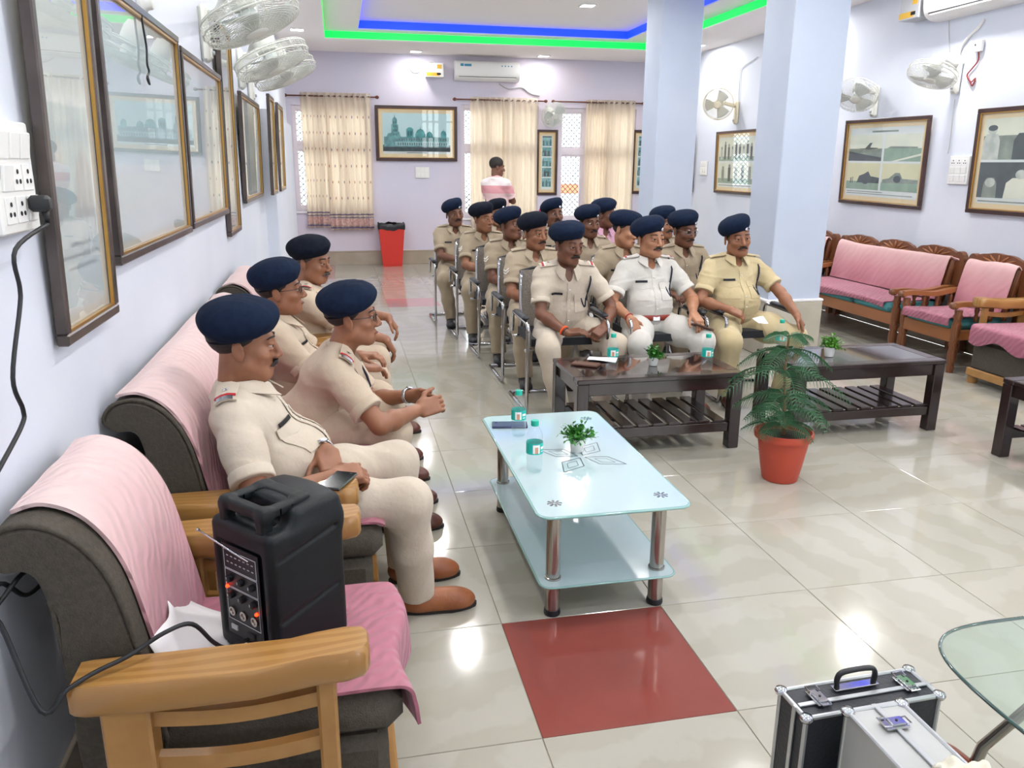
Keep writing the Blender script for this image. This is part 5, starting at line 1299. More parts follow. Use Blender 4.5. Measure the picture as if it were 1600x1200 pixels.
MB().bb((-.2, .0735, .05), (.12, .0755, .30)).build('side_sheet', 'case_black', K2)
cl = MB(); rn = np.random.RandomState(3)
cl.grid(lambda u, v: (.60+.12*u-.02*math.sin(5*v), -.84+.12*v+.01*math.sin(6*u), .408+.022*math.sin(2.9*u+.4)*math.sin(3.0*v)+.007*math.sin(14*u+9*v)+.005*math.sin(23*u-8*v)), 20, 20, .003)
tag(cl.build('cotton_cloth', 'cotton', None, True), 'crumpled cream cloth lying on the grey aluminium case', 'cloth')
# --- bin by the back wall
BN = thing('waste_bin', 'tall red waste bin with black liner by the back wall', 'bin', (.30, 11.1, 0))
def sq(w_, d_, z): return [(w_/2*x, d_/2*y, z) for x, y in ((-1, -1), (1, -1), (1, 1), (-1, 1))]
V = sq(.30, .24, 0)+sq(.40, .30, .62)+sq(.385, .285, .62)+sq(.29, .23, .02); F = [(0, 3, 2, 1)]+[(i, (i+1) % 4, 4+(i+1) % 4, 4+i) for i in range(4)]+[(4+i, 4+(i+1) % 4, 8+(i+1) % 4, 8+i) for i in range(4)]+[(8+i, 8+(i+1) % 4, 12+(i+1) % 4, 12+i) for i in range(4)]+[(12, 13, 14, 15)]
mk('bin_body', V, F, 'bin_red', BN)
n = 40; V = []
for z0, sc in ((.665, .94), (.67, 1.03), (.62, 1.05), (.57, 1.03)):
    for k in range(n):
        a = 2*math.pi*k/n; c, s_ = math.cos(a), math.sin(a); q = max(abs(c), abs(s_)); V.append((.2*sc*c/q, .15*sc*s_/q, z0+.012*math.sin(5*a)+.008*math.sin(11*a+1)))
mk('bin_liner', V, [(i*n+k, i*n+(k+1) % n, (i+1)*n+(k+1) % n, (i+1)*n+k) for i in range(3) for k in range(n)], 'bag_black', BN, True)
# --- table with white cloth by the windows and what stands on it
BT = thing('side_board', 'table under a white cloth by the windows behind the last row', 'table', (2.35, 8.7, 0))
MB().bb((-.75, -.3, .72), (.75, .3, .75)).build('table_top', 'wood_rail', BT)
for sx in (-1, 1):
    for sy in (-1, 1): MB().bb((sx*.68-.03, sy*.24-.03, 0), (sx*.68+.03, sy*.24+.03, .72)).build('leg', 'wood_rail', BT)
tc = MB(); n = 80; V = []
for z0, k0 in ((.756, .97), (.757, 1.0), (.6, 1.015), (.3, 1.03)):
    for k in range(n):
        a = 2*math.pi*k/n; c, s_ = math.cos(a), math.sin(a); q = max(abs(c), abs(s_)); wv = (.75-z0)*.03*math.sin(13*a); V.append(((.76*c/q)*k0+wv*c, (.31*s_/q)*k0+wv*s_, z0))
tcl = mk('tablecloth', V, [(i*n+k, i*n+(k+1) % n, (i+1)*n+(k+1) % n, (i+1)*n+k) for i in range(3) for k in range(n)]+[tuple(range(n))], 'cloth_white', None, True)
tcl.location = (2.35, 8.7, 0); tag(tcl, 'white cloth on the table by the windows', 'tablecloth')
FL = thing('flower_bouquet', 'pink flowers in pale blue wrapping on the white cloth', 'bouquet', (2.13, 8.5, .758))
MB().lathe([(.02, 0), (.03, .02), (.075, .17), (.07, .165), (.02, .03)], (0, 0, 0), 14).build('wrapping', 'wrap_blue', FL, True)
for k in range(7):
    a = k*2.4; r = .015+.012*k*.8; MB().lathe([(.008, -.02), (.032, -.005), (.036, .012), (.024, .026), (.004, .03)], (r*math.cos(a), r*math.sin(a), .20+.03*math.cos(k)), 8).build('flower', 'flower_pink', FL, True)
HL = thing('helmet', 'grey helmet lying on the white cloth', 'helmet', (1.72, 8.5, .758))
MB().lathe([(.11, 0), (.125, .05), (.12, .11), (.09, .17), (.04, .205), (.001, .21)], (0, 0, 0), 20).build('shell', 'plastic_grey', HL, True); MB().lathe([(.127, .05), (.128, .09), (.12, .12)], (0, -.004, 0), 20).build('visor', 'panel_black', HL, True)
BXX = thing('carton', 'pale carton standing on the white cloth beside the flowers', 'box', (1.98, 8.62, .758)); MB().box((0, 0, .075), (.2, .14, .15), rotm(0, 0, .2), .003).build('box_body', 'plastic_cream', BXX); MB().box((0, 0, .152), (.205, .145, .006), rotm(0, 0, .2), .002).build('lid', 'cloth_white', BXX)
ST = thing('display_stand', 'grey upright monitor on the white cloth before the far window', 'screen', (2.86, 8.6, .758)); MB().box((0, 0, .02), (.16, .1, .02), None, .004).build('stand_base', 'plastic_grey', ST); MB().box((0, 0, .2), (.05, .03, .36), None, .004).build('stand_post', 'plastic_grey', ST)
# ------------------------------------------------------------------ what hangs on the walls
mat('frame_brown', '#3a2522', .35, col2='#452d29', nscale=10)
mat('frame_grey', '#5d5450', .28, .35, col2='#4a423f', nscale=8)
mat('gold', '#c79a52', .3, .8)
mat('mat_cream', '#e2cfa4', .7)
mat('photo_white', '#d9e0dd', .6)
mat('sky_teal', '#b9d6d6', .6, col2='#a7cccd', nscale=1.5)
mat('tone_teal', '#2f6e70', .6, col2='#5aa0a0', nscale=14, detail=6)
mat('tone_dteal', '#143c40', .6, col2='#28585a', nscale=20, detail=6)
mat('tone_lteal', '#8dbcbc', .6, col2='#6aa3a3', nscale=18, detail=6)
mat('tone_dark', '#2c3a3e', .6, col2='#3d4c50', nscale=10, detail=6)
mat('tone_mid', '#6d7a70', .6, col2='#8d998c', nscale=9, detail=6)
mat('tone_light', '#cfd6c4', .6, col2='#dfe2cf', nscale=4, detail=4)
mat('tone_grass', '#7d9a86', .6, col2='#93ab94', nscale=9, detail=6)
mat('tone_warm', '#dcd8b0', .6, col2='#cfd0a8', nscale=3)
mat('tone_figure', '#c9cfc6', .6, col2='#aab4ac', nscale=12)
glassy('frame_glass', '#ffffff', 1.52, 0.0, .03, '#e6eef0')
glassy('frame_glass_hazy', '#ffffff', 1.62, 0.01, .30, '#dde6ea')  # pale diffuse haze mixed evenly into the glass
mat('rod_brown', '#6b3a2a', .4)
mat('wire_grey', '#b4b4b2', .6)
mat('wire_red', '#8f2f33', .6)
mat('sticker_blue', '#3d8fb0', .5)
mat('sticker_yellow', '#e0b23a', .5)
mat('switch_white', '#f3f3f0', .3)
mat('curtain_print', '#a9705a', .8)
mat('curtain_violet', '#6d5c86', .8)
mat('curtain_rust', '#dcc0ae', .8, col2='#b98a90', nscale=45)
fabric_drop('curtain_cream', '#f0e9de', .6, '#faf0e2')
mat('fan_white', '#dedfd6', .4)
mat('fan_cream', '#d9cfb4', .4)
mat('fan_blade', '#cfd6d2', .35)

def picture(label, pos, rz, w_, h_, content, fr='frame_brown', fw=.035, mw=.05, tilt=0.0, glass='frame_glass', depth=.03, gold=True, name='picture_frame', roll=0.0):
    """local: picture in xz, facing -y, centre at origin"""
    t = thing(name, label, 'picture', pos, rz, 'framed pictures on the walls'); t.rotation_euler = (Matrix.Rotation(rz, 4, 'Z') @ Matrix.Rotation(tilt, 4, 'X') @ Matrix.Rotation(roll, 4, 'Y')).to_euler()
    a, b = w_/2, h_/2
    for lo, hi in (((-a, -depth, -b), (a, 0, -b+fw)), ((-a, -depth, b-fw), (a, 0, b)), ((-a, -depth, -b+fw), (-a+fw, 0, b-fw)), ((a-fw, -depth, -b+fw), (a, 0, b-fw))):
        MB().bb(lo, hi, .004).build('frame_rail', fr, t)
    if gold:
        g = MB(); q = .008
        for lo, hi in (((-a+fw, -depth+.004, -b+fw), (a-fw, -depth+.014, -b+fw+q)), ((-a+fw, -depth+.004, b-fw-q), (a-fw, -depth+.014, b-fw)), ((-a+fw, -depth+.004, -b+fw+q), (-a+fw+q, -depth+.014, b-fw-q)), ((a-fw-q, -depth+.004, -b+fw+q), (a-fw, -depth+.014, b-fw-q))): g.bb(lo, hi)
        g.build('gold_fillet', 'gold', t)
    MB().bb((-a+fw-.002, -.006, -b+fw-.002), (a-fw+.002, -.002, b-fw+.002)).build('mat_board', 'mat_cream', t)
    iw_, ih = w_-2*fw-2*mw, h_-2*fw-2*mw
    P = MB().bb((-iw_/2, -.0075, -ih/2), (iw_/2, -.006, ih/2)).build('print', 'photo_white', t)
    lay = [0]
    def poly(pts, m, nm='print_shape'):
        lay[0] += 1; y = -.0076-.00012*lay[0]
        pts = [((max(0, min(1, u))-.5)*iw_, y, (max(0, min(1, v))-.5)*ih) for u, v in pts]
        mk(nm, pts, [tuple(range(len(pts)))], m, P)
    content(poly)
    MB().bb((-a+fw, -depth+.016, -b+fw), (a-fw, -depth+.018, b-fw)).build('glass_pane', glass, t)
    return t
def rect(x0, y0, x1, y1): return [(x0, y0), (x1, y0), (x1, y1), (x0, y1)]
def dome(cx, y, r, k=1.2, n=10): return [(cx+r*math.cos(math.pi*i/n), y+r*k*1.5*math.sin(math.pi*i/n)) for i in range(n+1)]
def ell(cx, cy, rx, ry, n=14): return [(cx+rx*math.cos(2*math.pi*i/n), cy+ry*math.sin(2*math.pi*i/n)) for i in range(n)]
def c_palace(p):
    p(rect(0, .06, 1, 1), 'sky_teal')
    p(rect(0, .06, 1, .22), 'tone_dteal')
    p(rect(.02, .18, .98, .42), 'tone_teal'); p(rect(.18, .20, .98, .30), 'tone_lteal')
    for i in range(22): p(rect(.22+.034*i, .21, .236+.034*i, .275), 'tone_dteal')
    for i in range(20): p(rect(.24+.036*i, .33, .252+.036*i, .38), 'tone_dteal')
    p([(.05, .40), (.27, .40), (.24, .55), (.08, .5)], 'tone_teal')
    p(rect(.13, .40, .23, .72), 'tone_teal'); p(rect(.145, .72, .215, .84), 'tone_teal'); p(dome(.18, .84, .03), 'tone_teal'); p([(.174, .88), (.186, .88), (.18, .98)], 'tone_dteal')
    for z in (.45, .55, .65, .75): p(rect(.16, z, .172, z+.05), 'tone_dteal'); p(rect(.19, z, .202, z+.05), 'tone_dteal')
    p(rect(.35, .40, .45, .62), 'tone_teal'); p(dome(.40, .62, .04, .6), 'tone_teal'); p(rect(.37, .45, .385, .56), 'tone_dteal'); p(rect(.41, .45, .425, .56), 'tone_dteal')
    p(rect(.48, .40, .63, .50), 'tone_teal'); p(dome(.555, .50, .065), 'tone_teal'); p([(.55, .60), (.56, .60), (.555, .70)], 'tone_dteal')
    p(rect(.64, .40, .74, .47), 'tone_teal'); p(dome(.69, .47, .045), 'tone_teal'); p([(.686, .54), (.694, .54), (.69, .62)], 'tone_dteal')
    p(rect(.86, .40, .94, .52), 'tone_teal'); p(dome(.90, .52, .035), 'tone_teal'); p([(.897, .57), (.903, .57), (.90, .64)], 'tone_dteal')
    p(rect(0, .06, 1, .16), 'tone_dark'); p(rect(.35, .02, .65, .032), 'tone_dark')
def c_strip(p):
    for i in range(5):
        y = .05+.19*i; p(rect(.06, y, .94, y+.165), 'tone_dteal' if i % 2 else 'tone_teal'); p(rect(.06, y+.1, .94, y+.165), 'tone_teal' if i % 2 else 'tone_lteal')
        for k in range(5): p(rect(.12+.17*k, y+.01, .20+.17*k, y+.07+.03*((k*7+i) % 3)), 'tone_lteal' if (k+i) % 2 else 'tone_dark')
    p(rect(.06, .965, .94, .99), 'tone_dark')
def c_planes(p):
    p(rect(0, 0, 1, 1), 'photo_white'); p(rect(.32, .93, .68, .955), 'tone_mid')
    p(rect(.0, .52, .485, .90), 'tone_light'); p(rect(0, .52, .485, .70), 'tone_mid'); p([(0, .52), (.485, .52), (.485, .57), (0, .66)], 'tone_dark')
    p([(.12, .70), (.24, .705), (.30, .78), (.34, .785), (.31, .715), (.42, .71), (.42, .70), (.30, .685)], 'tone_dark')
    p(rect(.515, .52, 1, .90), 'tone_light'); p(rect(.515, .52, 1, .70), 'tone_grass'); p([(.62, .52), (.70, .52), (1, .60), (1, .63)], 'tone_light'); p([(.55, .70), (.6, .73), (.95, .72), (.95, .70)], 'tone_mid')
    p(rect(.0, .10, .485, .49), 'tone_warm'); p(rect(0, .10, .485, .22), 'tone_grass'); p([(.16, .2), (.19, .3), (.26, .33), (.32, .37), (.36, .3), (.485, .28), (.485, .2)], 'tone_dark'); p(ell(.29, .22, .05, .04), 'tone_dark'); p(rect(.06, .19, .075, .27), 'tone_dark'); p(rect(.09, .19, .10, .28), 'tone_dark')
    p(rect(.515, .10, 1, .49), 'tone_warm'); p(rect(.515, .10, 1, .22), 'tone_grass'); p([(.53, .26), (.62, .28), (.70, .36), (.76, .36), (.80, .28), (1, .27), (1, .22), (.53, .21)], 'tone_mid'); p(ell(.73, .27, .05, .05), 'tone_dark')
    for i in range(2): p(rect(.02, .035+.03*i, .95-.4*i, .045+.03*i), 'tone_mid')
def c_men(p):
    p(rect(0, .52, 1, 1), 'tone_light'); p(rect(0, .52, 1, .80), 'tone_mid')
    for cx, w, hh, m in ((.08, .08, .92, 'tone_figure'), (.42, .13, .94, 'tone_dark'), (.78, .1, .88, 'tone_figure'), (.93, .07, .9, 'tone_mid')):
        p([(cx-w, .52), (cx-w, .74), (cx-w*.7, .82), (cx+w*.7, .82), (cx+w, .74), (cx+w, .52)], m); p(ell(cx, hh-.055, .045, .055), 'tone_figure' if m != 'tone_dark' else 'tone_mid'); p(ell(cx, hh-.03, .046, .035), 'tone_dark')
    p(rect(0, .07, 1, .49), 'tone_dark')
    for cx, w, hh, m in ((.12, .07, .33, 'tone_mid'), (.40, .14, .43, 'tone_light'), (.75, .16, .46, 'tone_dark')):
        p([(cx-w, .07), (cx-w*.9, .25), (cx-w*.5, .31), (cx+w*.5, .31), (cx+w*.9, .25), (cx+w, .07)], m); p(ell(cx, hh-.08, .05, .055), 'tone_figure')
    p([(.62, .25), (.66, .22), (.86, .30), (.84, .33)], 'tone_light'); p(rect(.02, .02, .9, .035), 'tone_mid')
def c_group(p):
    p(rect(0, .53, 1, .97), 'tone_light'); p(rect(0, .08, 1, .49), 'tone_light'); p(rect(0, .53, 1, .62), 'tone_grass'); p(rect(0, .08, 1, .18), 'tone_grass')
    for k in range(9): p(rect(.05+.1*k, .56, .10+.1*k, .76+.05*((k*5) % 3)), 'tone_dark' if k % 3 else 'tone_figure'); p(ell(.075+.1*k, .79+.05*((k*5) % 3), .022, .035), 'tone_mid')
    for k in range(5): p(rect(.10+.18*k, .12, .17+.18*k, .36+.04*(k % 2)), 'tone_dark' if k % 2 else 'tone_mid'); p(ell(.135+.18*k, .39+.04*(k % 2), .03, .035), 'tone_mid')
    p(rect(.02, .03, .9, .045), 'tone_mid')
def c_tall(p):
    p(rect(0, .2, 1, 1), 'photo_white'); p(rect(.05, .28, .95, .62), 'tone_lteal'); p([(.05, .28), (.3, .28), (.36, .4), (.3, .5), (.2, .52), (.05, .48)], 'tone_mid'); p([(.45, .28), (.95, .28), (.95, .42), (.8, .5), (.6, .46)], 'tone_dark')
    p(rect(.05, .66, .95, .93), 'tone_light')
    for i, (a, b) in enumerate(((.28, .78), (.06, .95), (.2, .86))): p(rect(a, .20-.035*i, b, .21-.035*i), 'tone_dark')
def c_plain(p):
    p(rect(0, .05, 1, 1), 'photo_white'); p(rect(.05, .10, .95, .30), 'tone_light'); p(rect(.05, .34, .95, .93), 'sky_teal')
LW = XL+.002
Z90 = R(90)
def lpic(label, y0, y1, z0, z1, cont, **k):
    dx = k.pop('dx', .0); q = (LW+dx+.018-CAM[0])/(XL-CAM[0]); y0, y1 = [CAM[1]+(y-CAM[1])*q for y in (y0, y1)]; z0, z1 = [CAM[2]+(z-CAM[2])*q for z in (z0, z1)]
    return picture(label, (LW+dx, (y0+y1)/2, (z0+z1)/2), Z90, y1-y0, z1-z0, cont, fr='frame_grey', fw=.029, glass='frame_glass_hazy', tilt=R(k.pop('tilt', 1.2)), **k)
lpic('tall narrow glazed frame with printed lines at its foot, next to the switchboard', .385, .90, 1.10, 2.12, c_tall, mw=.03, dx=.02, tilt=1.6)
lpic('wide glazed frame with pale print between the tall frame and another wide one', .985, 2.35, 1.24, 2.13, c_plain, mw=.03, dx=.014)
lpic('wide glazed frame reflecting the curtains, under the wall fan', 2.41, 3.77, 1.25, 2.10, c_plain, mw=.03, dx=.014)
lpic('tall narrow glazed frame behind the two wall fans', 3.83, 4.43, 1.09, 2.45, c_tall, mw=.03, dx=.014)
lpic('wide glazed frame just before the stepped wall', 4.88, 6.40, 1.26, 2.10, c_group, mw=.03, dx=.014)
for y0, y1, w_ in ((7.7, 8.4, 'first'), (9.0, 10.0, 'second')):
    lpic(('glazed frame on the stepped wall beside its edge' if w_ == 'first' else 'glazed frame on the stepped wall close to the printed curtain'), y0, y1, 1.22, 2.3, c_group, mw=.03, dx=.112)
BY_ = YB-.002
def bpic(label, x0, x1, z0, z1, cont, **k): return picture(label, ((x0+x1)/2, BY_-k.pop('off', .0), (z0+z1)/2), 0, x1-x0, z1-z0, cont, **k)
bpic('large framed teal picture of a domed palace between the windows', .115, 1.39, 1.615, 2.44, c_palace, fw=.05, mw=.06, tilt=R(2), off=.03)
bpic('narrow framed strip of five small teal photographs between the windows', 2.69, 3.045, 1.09, 2.12, c_strip, fw=.04, mw=.05)
bpic('framed strip of photographs half hidden behind the far pillar', 4.33, 4.80, 1.11, 2.14, c_strip, fw=.045, mw=.05)
def rpic(label, y0, y1, z0, z1, cont, **k):
    return picture(label, (XR-.003-k.pop('dx', .0), (y0+y1)/2, (z0+z1)/2), -Z90, y1-y0, z1-z0, cont, tilt=R(1.5), **k)
def ry(y): return (y+1.86)*(XR-CAM[0])/(4.77-CAM[0])-1.86
def rzz(z): return CAM[2]+(z-CAM[2])*(XR-CAM[0])/(4.77-CAM[0])
rpic('framed sheet of four old aeroplane photographs on the right wall', ry(4.71), ry(5.97), rzz(1.20), rzz(2.03), c_planes, dx=.025, roll=R(.6))
rpic('framed pair of black and white photographs of standing men', ry(2.9), ry(4.15), rzz(1.205), rzz(2.04), c_men, dx=.025)
rpic('framed group photographs between the two pillars on the right wall', ry(7.75), ry(8.97), rzz(1.21), rzz(2.03), c_group, dx=.025)
rpic('frame seen edge-on on the right wall behind the far pillar', ry(9.72), ry(10.6), rzz(1.19), rzz(2.0), c_plain, dx=.025)
# --- switchboards
def switchboard(label, pos, rz, w_, h_, rows, cols, seed=1):
    t = thing('switchboard', label, 'switchboard', pos, rz, 'white wall switchboards')
    MB().box((0, -.012, 0), (w_, .024, h_), None, .004).build('back_box', 'plastic_white', t); rr = random.Random(seed)
    for i in range(rows):
        for j in range(cols):
            x, z = (j-(cols-1)/2)*w_*.86/cols, (i-(rows-1)/2)*h_*.86/rows; cw, chh = w_*.72/cols, h_*.72/rows
            if rr.random() < .7:
                MB().box((x, -.028, z), (cw, .008, chh), rotm(R(7), 0, 0), .002).build('switch', 'switch_white', t)
            else:
                s_ = MB().box((x, -.0255, z), (cw, .004, chh), None, .001).build('socket', 'switch_white', t)
                for dx, dz in ((-.2, -.15), (.2, -.15), (0, .22)): MB().lathe([(min(cw, chh)*.1, 0), (min(cw, chh)*.1, .001)], (x+dx*cw, -.028, z+dz*chh), 8, rotm(R(90), 0, 0)).build('socket_hole', 'panel_black', s_)
    return t
sb = switchboard('white switchboard with a black plug on the sofa wall', (XL+.001, .115, 1.535), Z90, .215, .235, 3, 3, 2)
pl = thing('power_plug', 'black plug with its cable in the wall switchboard', 'plug', (XL+.03, .155, 1.478), Z90)
MB().box((0, -.022, 0), (.036, .044, .036), None, .008).build('plug_body', 'rubber', pl, True, 50)
MB().tube([(0, -.03, -.016), (0, -.031, -.045)], [.009, .005], 8).build('strain_relief', 'rubber', pl, True)
q = lambda x, y: np.array(at_x(x, y, XL+.055))
cpts = smooth_poly([tuple(np.array([XL+.03, .155, 1.478])+np.array([.031, 0, -.045]))]+[tuple(q(*c)-np.array([0, 0, 0])) for c in ((24, 390), (31, 450), (31, 480), (20, 590), (36, 640), (34, 665), (0, 730), (-40, 800))], 6)
mb = MB().tube([tuple(np.array(p)-np.array([XL+.03, .155, 1.478])) for p in cpts], .0048, 8)
V = [(y_, -x_, z_) for x_, y_, z_ in mb.v]; mk('plug_cable', V, mb.f, 'rubber', pl, True)
switchboard('white switchboard under the palace picture', (.83, YB-.001, 1.44), 0, .22, .17, 2, 3, 3)
switchboard('white switchboard between two framed photographs on the right wall', (XR-.001, ry(4.32), rzz(1.55)), -Z90, .24, .24, 3, 3, 4)
switchboard('white switchboard between the pillars by the group photographs', (XR-.001, ry(9.4), rzz(1.54)), -Z90, .22, .2, 2, 3, 5)
# --- wall fans: base on the wall, arm, motor, blades and wire guard
def wall_fan(label, base, rz, centre, nrm, m='fan_white', r=.2, wires=40):
    t = thing('wall_fan', label, 'fan', base, rz, 'white wall fans'); A = Matrix.Rotation(-rz, 3, 'Z'); c = np.array(A@(Vector(centre)-Vector(base))); n = unit(np.array(A@Vector(nrm)))
    MB().box((0, -.025, 0), (.085, .05, .30), None, .018).box((0, -.052, -.10), (.05, .012, .06), None, .005).build('wall_base', m, t, True, 50)
    k = MB().lathe([(.012, 0), (.012, .012), (.006, .014)], (0, -.058, -.10), 10, rotm(R(90), 0, 0)).build('regulator_knob', 'plastic_grey', t, True)
    back = c-n*.16
    MB().tube([(0, -.03, .09), (0, -.10, .095), tuple(np.array([0, -.10, .095])*.4+back*.6), tuple(back)], [.03, .027, .026, .03], 10).build('arm', m, t, True)
    a = unit(np.cross(n, (0, 0, 1.) if abs(n[2]) < .95 else (1., 0, 0))); b = np.cross(n, a); Rm = np.stack([a, b, n], 1)
    MB().lathe([(.03, -.17), (.05, -.165), (.06, -.13), (.06, -.08), (.05, -.055), (.03, -.05)], c, 18, Rm).build('motor', m, t, True, 50)
    gd = MB()
    for rr_, z in [(r, -.035), (r*1.005, 0), (r*.97, -.045), (r*.7, -.055)]+[(r*(.22+.0625*i_), .045-.02*(i_/12)**2) for i_ in range(13)]:
        gd.tube([c+(a*math.cos(th)+b*math.sin(th))*rr_+n*z for th in np.linspace(0, 2*math.pi, 25)[:-1]], .0017 if rr_ < r else .0042, 4, closed=True)
    for k in range(wires):
        th = 2*math.pi*k/wires; e = a*math.cos(th)+b*math.sin(th)
        gd.tube([c+e*r*.2+n*.046, c+e*r*.6+n*.042, c+e*r*.97+n*.024, c+e*r+n*-.015, c+e*r*.97-n*.045, c+e*r*.3-n*.06], .0015, 4, caps=False)
    gd.build('wire_guard', m, t, True)
    MB().lathe([(.05, .046), (.05, .05), (.03, .054), (.001, .055)], c, 16, Rm).build('guard_badge', m, t, True)
    bl = MB()
    for kk in range(3):
        t0 = kk*2*math.pi/3
        def fn(u, v, t0=t0):
            th = t0+(u-.5)*1.35*(1-.25*v); rr_ = .03+(r*.86-.03)*v; return tuple(c+(a*math.cos(th)+b*math.sin(th))*rr_+n*(.012-.035*(u-.5)))
        MB().grid(fn, 8, 5, .002).build('fan_blade', 'fan_blade', t, True)
    MB().lathe([(.035, -.04), (.035, .03), (.02, .038)], c, 14, Rm).build('hub', 'fan_blade', t, True)
    return t
wall_fan('white wall fan above the wide frame near the tall frame, on the sofa wall', (XL, 3.18, 2.26), Z90, tuple(at_x(393, 34, -.80)), (.38, -.10, -.9))
wall_fan('white wall fan further along the sofa wall, behind another fan', (XL, 4.93, 2.26), Z90, tuple(at_x(426, 97, -.80)), (.38, -.10, -.9))
wall_fan('white wall fan before the stepped wall, third along the sofa wall', (XL, 5.62, 2.22), Z90, tuple(at_x(446, 116, -.78)), (.38, -.10, -.9))
wall_fan('white wall fan below the air conditioner on the right wall', (XR, ry(4.5), rzz(2.33)), -Z90, tuple(at_x(1456, 118, XR-.38)), (-.40, -.12, -.9))
wall_fan('white wall fan beside the near pillar above the aeroplane photographs', (XR, ry(5.58), rzz(2.2)), -Z90, tuple(at_x(1338, 150, XR-.36)), (-.45, -.45, -.75))
wall_fan('cream wall fan seen between the two pillars', (XR, ry(8.5), rzz(2.26)), -Z90, tuple(at_x(1122, 163, XR-.38)), (-.62, -.75, -.25), 'fan_cream')
wall_fan('pale wall fan above the strip of small photographs on the back wall', (2.87, YB, 2.35), 0, tuple(at_y(866, 180, YB-.32)), (.2, -.85, -.5), 'fan_white')
# --- split air conditioners and stabiliser boxes
def split_ac(label, pos, rz, w_=1.0, h_=.28, d_=.2):
    t = thing('air_conditioner', label, 'air conditioner', pos, rz, 'white split air conditioners')
    pr = smooth_poly([(0, -h_/2), (-d_*.5, -h_/2), (-d_*.86, -h_*.36), (-d_, -h_*.1), (-d_, h_*.3), (-d_*.9, h_*.46), (-d_*.7, h_/2), (0, h_/2)], 3); n = len(pr)
    V = [(x, p[0], p[1]) for x in (-w_/2, w_/2) for p in pr]; F = [(k, (k+1) % n, n+(k+1) % n, n+k) for k in range(n)]+[tuple(range(n))[::-1], tuple(n+k for k in range(n))]
    mk('unit_body', V, F, 'plastic_white', t, True, 35)
    MB().box((0, -d_*.80, -h_*.40), (w_*.86, .05, .012), rotm(R(-28), 0, 0), .003).build('air_flap', 'plastic_white', t)
    MB().box((0, -d_*.905, -h_*.315), (w_*.9, .004, .008)).build('outlet_slot', 'panel_black', t)
    MB().box((-w_*.40, -d_-.001, h_*.18), (.05, .002, .09)).build('sticker', 'sticker_blue', t); MB().box((-w_*.31, -d_-.001, h_*.24), (.11, .002, .05)).build('sticker', 'sticker_blue', t)
    for k in range(4): MB().box((w_*.22+.05*k, -d_-.0005, h_*.26), (.02, .002, .018)).build('panel_mark', 'sticker_blue', t)
    MB().box((.0, -d_-.0005, .02), (.07, .002, .02)).build('logo_plate', 'plastic_grey', t)
    return t
split_ac('white split air conditioner above the curtained windows on the back wall', (1.86, YB, 2.965), 0, 1.01, .28)
split_ac('white split air conditioner high on the right wall above the wall fan', (XR, ry(4.3), rzz(2.95)), -Z90, 1.06, .29)
def stabiliser(label, pos, rz, m):
    t = thing('voltage_stabiliser', label, 'electrical box', pos, rz); MB().box((0, -.09, 0), (.27, .18, .2), None, .006).build('box_body', m, t)
    MB().box((-.03, -.1805, -.06), (.2, .002, .05)).build('sticker', 'sticker_yellow', t); MB().box((.07, -.1805, .05), (.07, .002, .06)).build('sticker', 'sticker_yellow', t); MB().box((.06, -.181, -.055), (.06, .003, .03)).build('display', 'panel_black', t)
stabiliser('white stabiliser box with yellow stickers beside the back air conditioner', (1.04, YB, 2.955), 0, 'plastic_white')
stabiliser('grey stabiliser box beside the right wall air conditioner', (XR, ry(5.03), rzz(2.95)), -Z90, 'plastic_grey')
# --- wires and conduits
def wire(name, label, pts, r=.004, m='wire_grey'):
    tag(MB().tube(smooth_poly(pts, 5), r, 6).build(name, m, None, True), label, 'wire')
bw = lambda x, y: tuple(at_y(x, y, YB-.012)); rw = lambda x, y: tuple(at_x(x, y, XR-.012))
wire('wall_wire', 'loose white wire from the wall to the stabiliser box on the back wall', [bw(638, 103), bw(645, 113), bw(655, 112), bw(662, 100), bw(675, 96), bw(682, 102)], .006, 'plastic_white')
wire('wall_wire', 'grey hose hanging from the back air conditioner to the curtain rod', [bw(780, 131), bw(795, 139), bw(815, 137), bw(828, 146), bw(843, 150)], .009)
wire('wall_wire', 'grey drain pipe looping under the right wall air conditioner', [rw(1538, 30), rw(1530, 42), rw(1510, 62), rw(1500, 80), rw(1500, 92), rw(1505, 100)], .011, 'plastic_white')
wire('wall_wire', 'dark red wire tangled below the small socket on the right wall', [rw(1529, 80), rw(1528, 95), rw(1518, 108), rw(1511, 118), rw(1517, 128), rw(1524, 122), rw(1519, 134), rw(1515, 126), rw(1512, 121)], .006, 'wire_red')
wire('wall_wire', 'thin wire running down the right wall under the fan', [rw(1492, 155), rw(1488, 190), rw(1484, 225), rw(1481, 240)], .0035)
wire('wall_wire', 'thin wire from the ceiling to the right wall fan', [rw(1483, 32), rw(1483, 60), rw(1484, 82)], .0035)
wire('wall_wire', 'bent thin conduit above the cream fan between the pillars', [rw(1154, 160), rw(1156, 120), rw(1158, 107), rw(1175, 95), rw(1184, 89)], .005)
lw = lambda x, y, X=XL+.05: tuple(at_x(x, y, X))
wire('wall_wire', 'dark knotted cord hanging in front of the wide frame on the sofa wall', [lw(220, 18), lw(224, 45), lw(229, 75), lw(230, 100), lw(233, 112), lw(230, 122), lw(234, 132), lw(230, 118)], .004, 'panel_black')
t = thing('wall_socket', 'small white socket box beside the drain pipe on the right wall', 'socket', rw(1531, 72), -Z90); MB().box((0, -.012, 0), (.09, .03, .09), None, .004).build('socket_box', 'plastic_white', t); MB().box((-.02, -.029, .01), (.012, .004, .016)).build('socket_hole', 'panel_black', t)
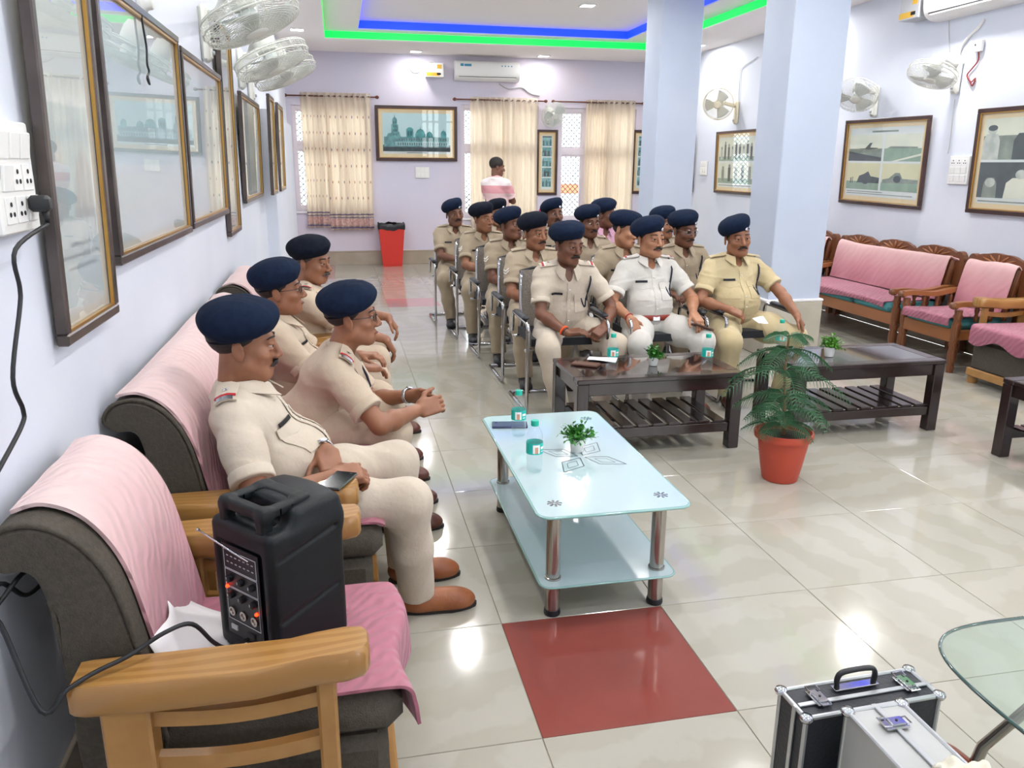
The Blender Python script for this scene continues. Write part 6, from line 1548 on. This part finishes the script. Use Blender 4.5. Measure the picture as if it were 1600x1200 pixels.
t = thing('bulb_holder', 'white round lamp holder high above the frames on the sofa wall', 'lamp holder', tuple(at_x(217, 3, XL+.002)), Z90); MB().lathe([(.05, 0), (.05, .015), (.03, .03), (.025, .05), (.02, .052)], (0, 0, 0), 16, rotm(R(90), 0, 0)).build('holder_body', 'plastic_white', t, True, 40)
# --- curtains
def curtain(label, x0, x1, z0, z1, nf, seed, split=None, dots=False, y=YB-.075):
    t = thing('curtain', label, 'curtain', ((x0+x1)/2, y, z0), 0); cx = (x0+x1)/2; rr = np.random.RandomState(seed); ph = rr.uniform(0, 6, 4)
    def surf(u, v, off=0):
        z = (z1-z0)*v; gat = .75+.35*(1-v); wv = .026*gat*math.sin(2*math.pi*nf*u+.4*math.sin(3*v+ph[0]))+.010*gat*math.sin(2*math.pi*nf*.43*u+ph[1])+.006*math.sin(6*v+9*u)
        return (x0-cx+(x1-x0)*u+.012*math.sin(5*v+ph[2]+7*u)*(1-v), -wv-off, z)
    MB().grid(lambda u, v: surf(u, v), int(nf*10), 14, .0015).build('cloth', 'curtain_cream', t, True)
    for k in range(int(nf)):
        u = (k+.5)/nf; p = surf(u, 1); MB().tube([(p[0]+.024*math.cos(a), -.002+.028*math.sin(a), z1-z0-.05+.01*math.cos(a)) for a in np.linspace(0, 2*math.pi, 11)[:-1]], .005, 5, closed=True).build('eyelet', 'steel', t, True)
    if dots:
        for r_ in range(6):
            for c_ in range(8):
                u = (c_+.5*(r_ % 2)+.3)/8.2; v = .24+.118*r_
                p = [surf(u+du, v+dv, .004) for du, dv in ((0, -.014), (.011, 0), (0, .014), (-.011, 0))]
                mk('printed_motif', p, [(0, 1, 2, 3)], 'curtain_print' if (c_+r_) % 3 else 'curtain_violet', t)
        n = int(nf*10)
        for va, vb, m in ((.012, .022, 'curtain_violet'), (.03, .085, 'curtain_rust'), (.09, .096, 'curtain_violet'), (.112, .12, 'curtain_violet')):
            mb = MB(); mb.grid(lambda u, v, va=va, vb=vb: surf(u, va+(vb-va)*v, .003), n, 1); mb.build('printed_border', m, t, True)
    return t
curtain('cream curtain printed with small motifs and a patterned border', -.985, -.575, .60, 2.60, 5, 1, dots=True, y=YB-.066)
curtain('cream printed curtain panel with patterned border next to the palace picture', -.63, .05, .56, 2.60, 8, 2, dots=True, y=YB-.088)
curtain('plain cream curtain panel behind the standing man', 1.60, 2.16, .2, 2.59, 6, 3, y=YB-.066)
curtain('plain cream curtain panel beside the strip of small photographs', 2.11, 2.68, .2, 2.59, 6, 4, y=YB-.088)
curtain('plain cream curtain bunched at the far window', 3.50, 3.89, .2, 2.59, 7, 5, y=YB-.066)
curtain('plain cream curtain panel nearest the far pillar', 3.85, 4.32, .2, 2.59, 5, 6, y=YB-.088)
for x0, x1, lab in ((-1.17, .13, 'brown curtain rod over the printed curtain'), (1.38, 2.79, 'brown curtain rod over the plain curtains behind the standing man'), (2.97, 4.44, 'brown curtain rod over the far window')):
    t = thing('curtain_rod', lab, 'curtain rod', ((x0+x1)/2, YB-.075, 2.55)); h = (x1-x0)/2
    MB().tube([(-h, 0, 0), (h, 0, 0)], .011, 8).build('rod', 'rod_brown', t, True)
    for sg in (-1, 1):
        MB().lathe([(.012, 0), (.02, .01), (.028, .03), (.018, .05), (.001, .06)], (sg*h, 0, 0), 12, rotm(0, sg*Z90, 0)).build('finial', 'rod_brown', t, True)
        MB().tube([(sg*(h-.08), 0, 0), (sg*(h-.08), .073, 0)], .009, 6).build('bracket', 'rod_brown', t, True)
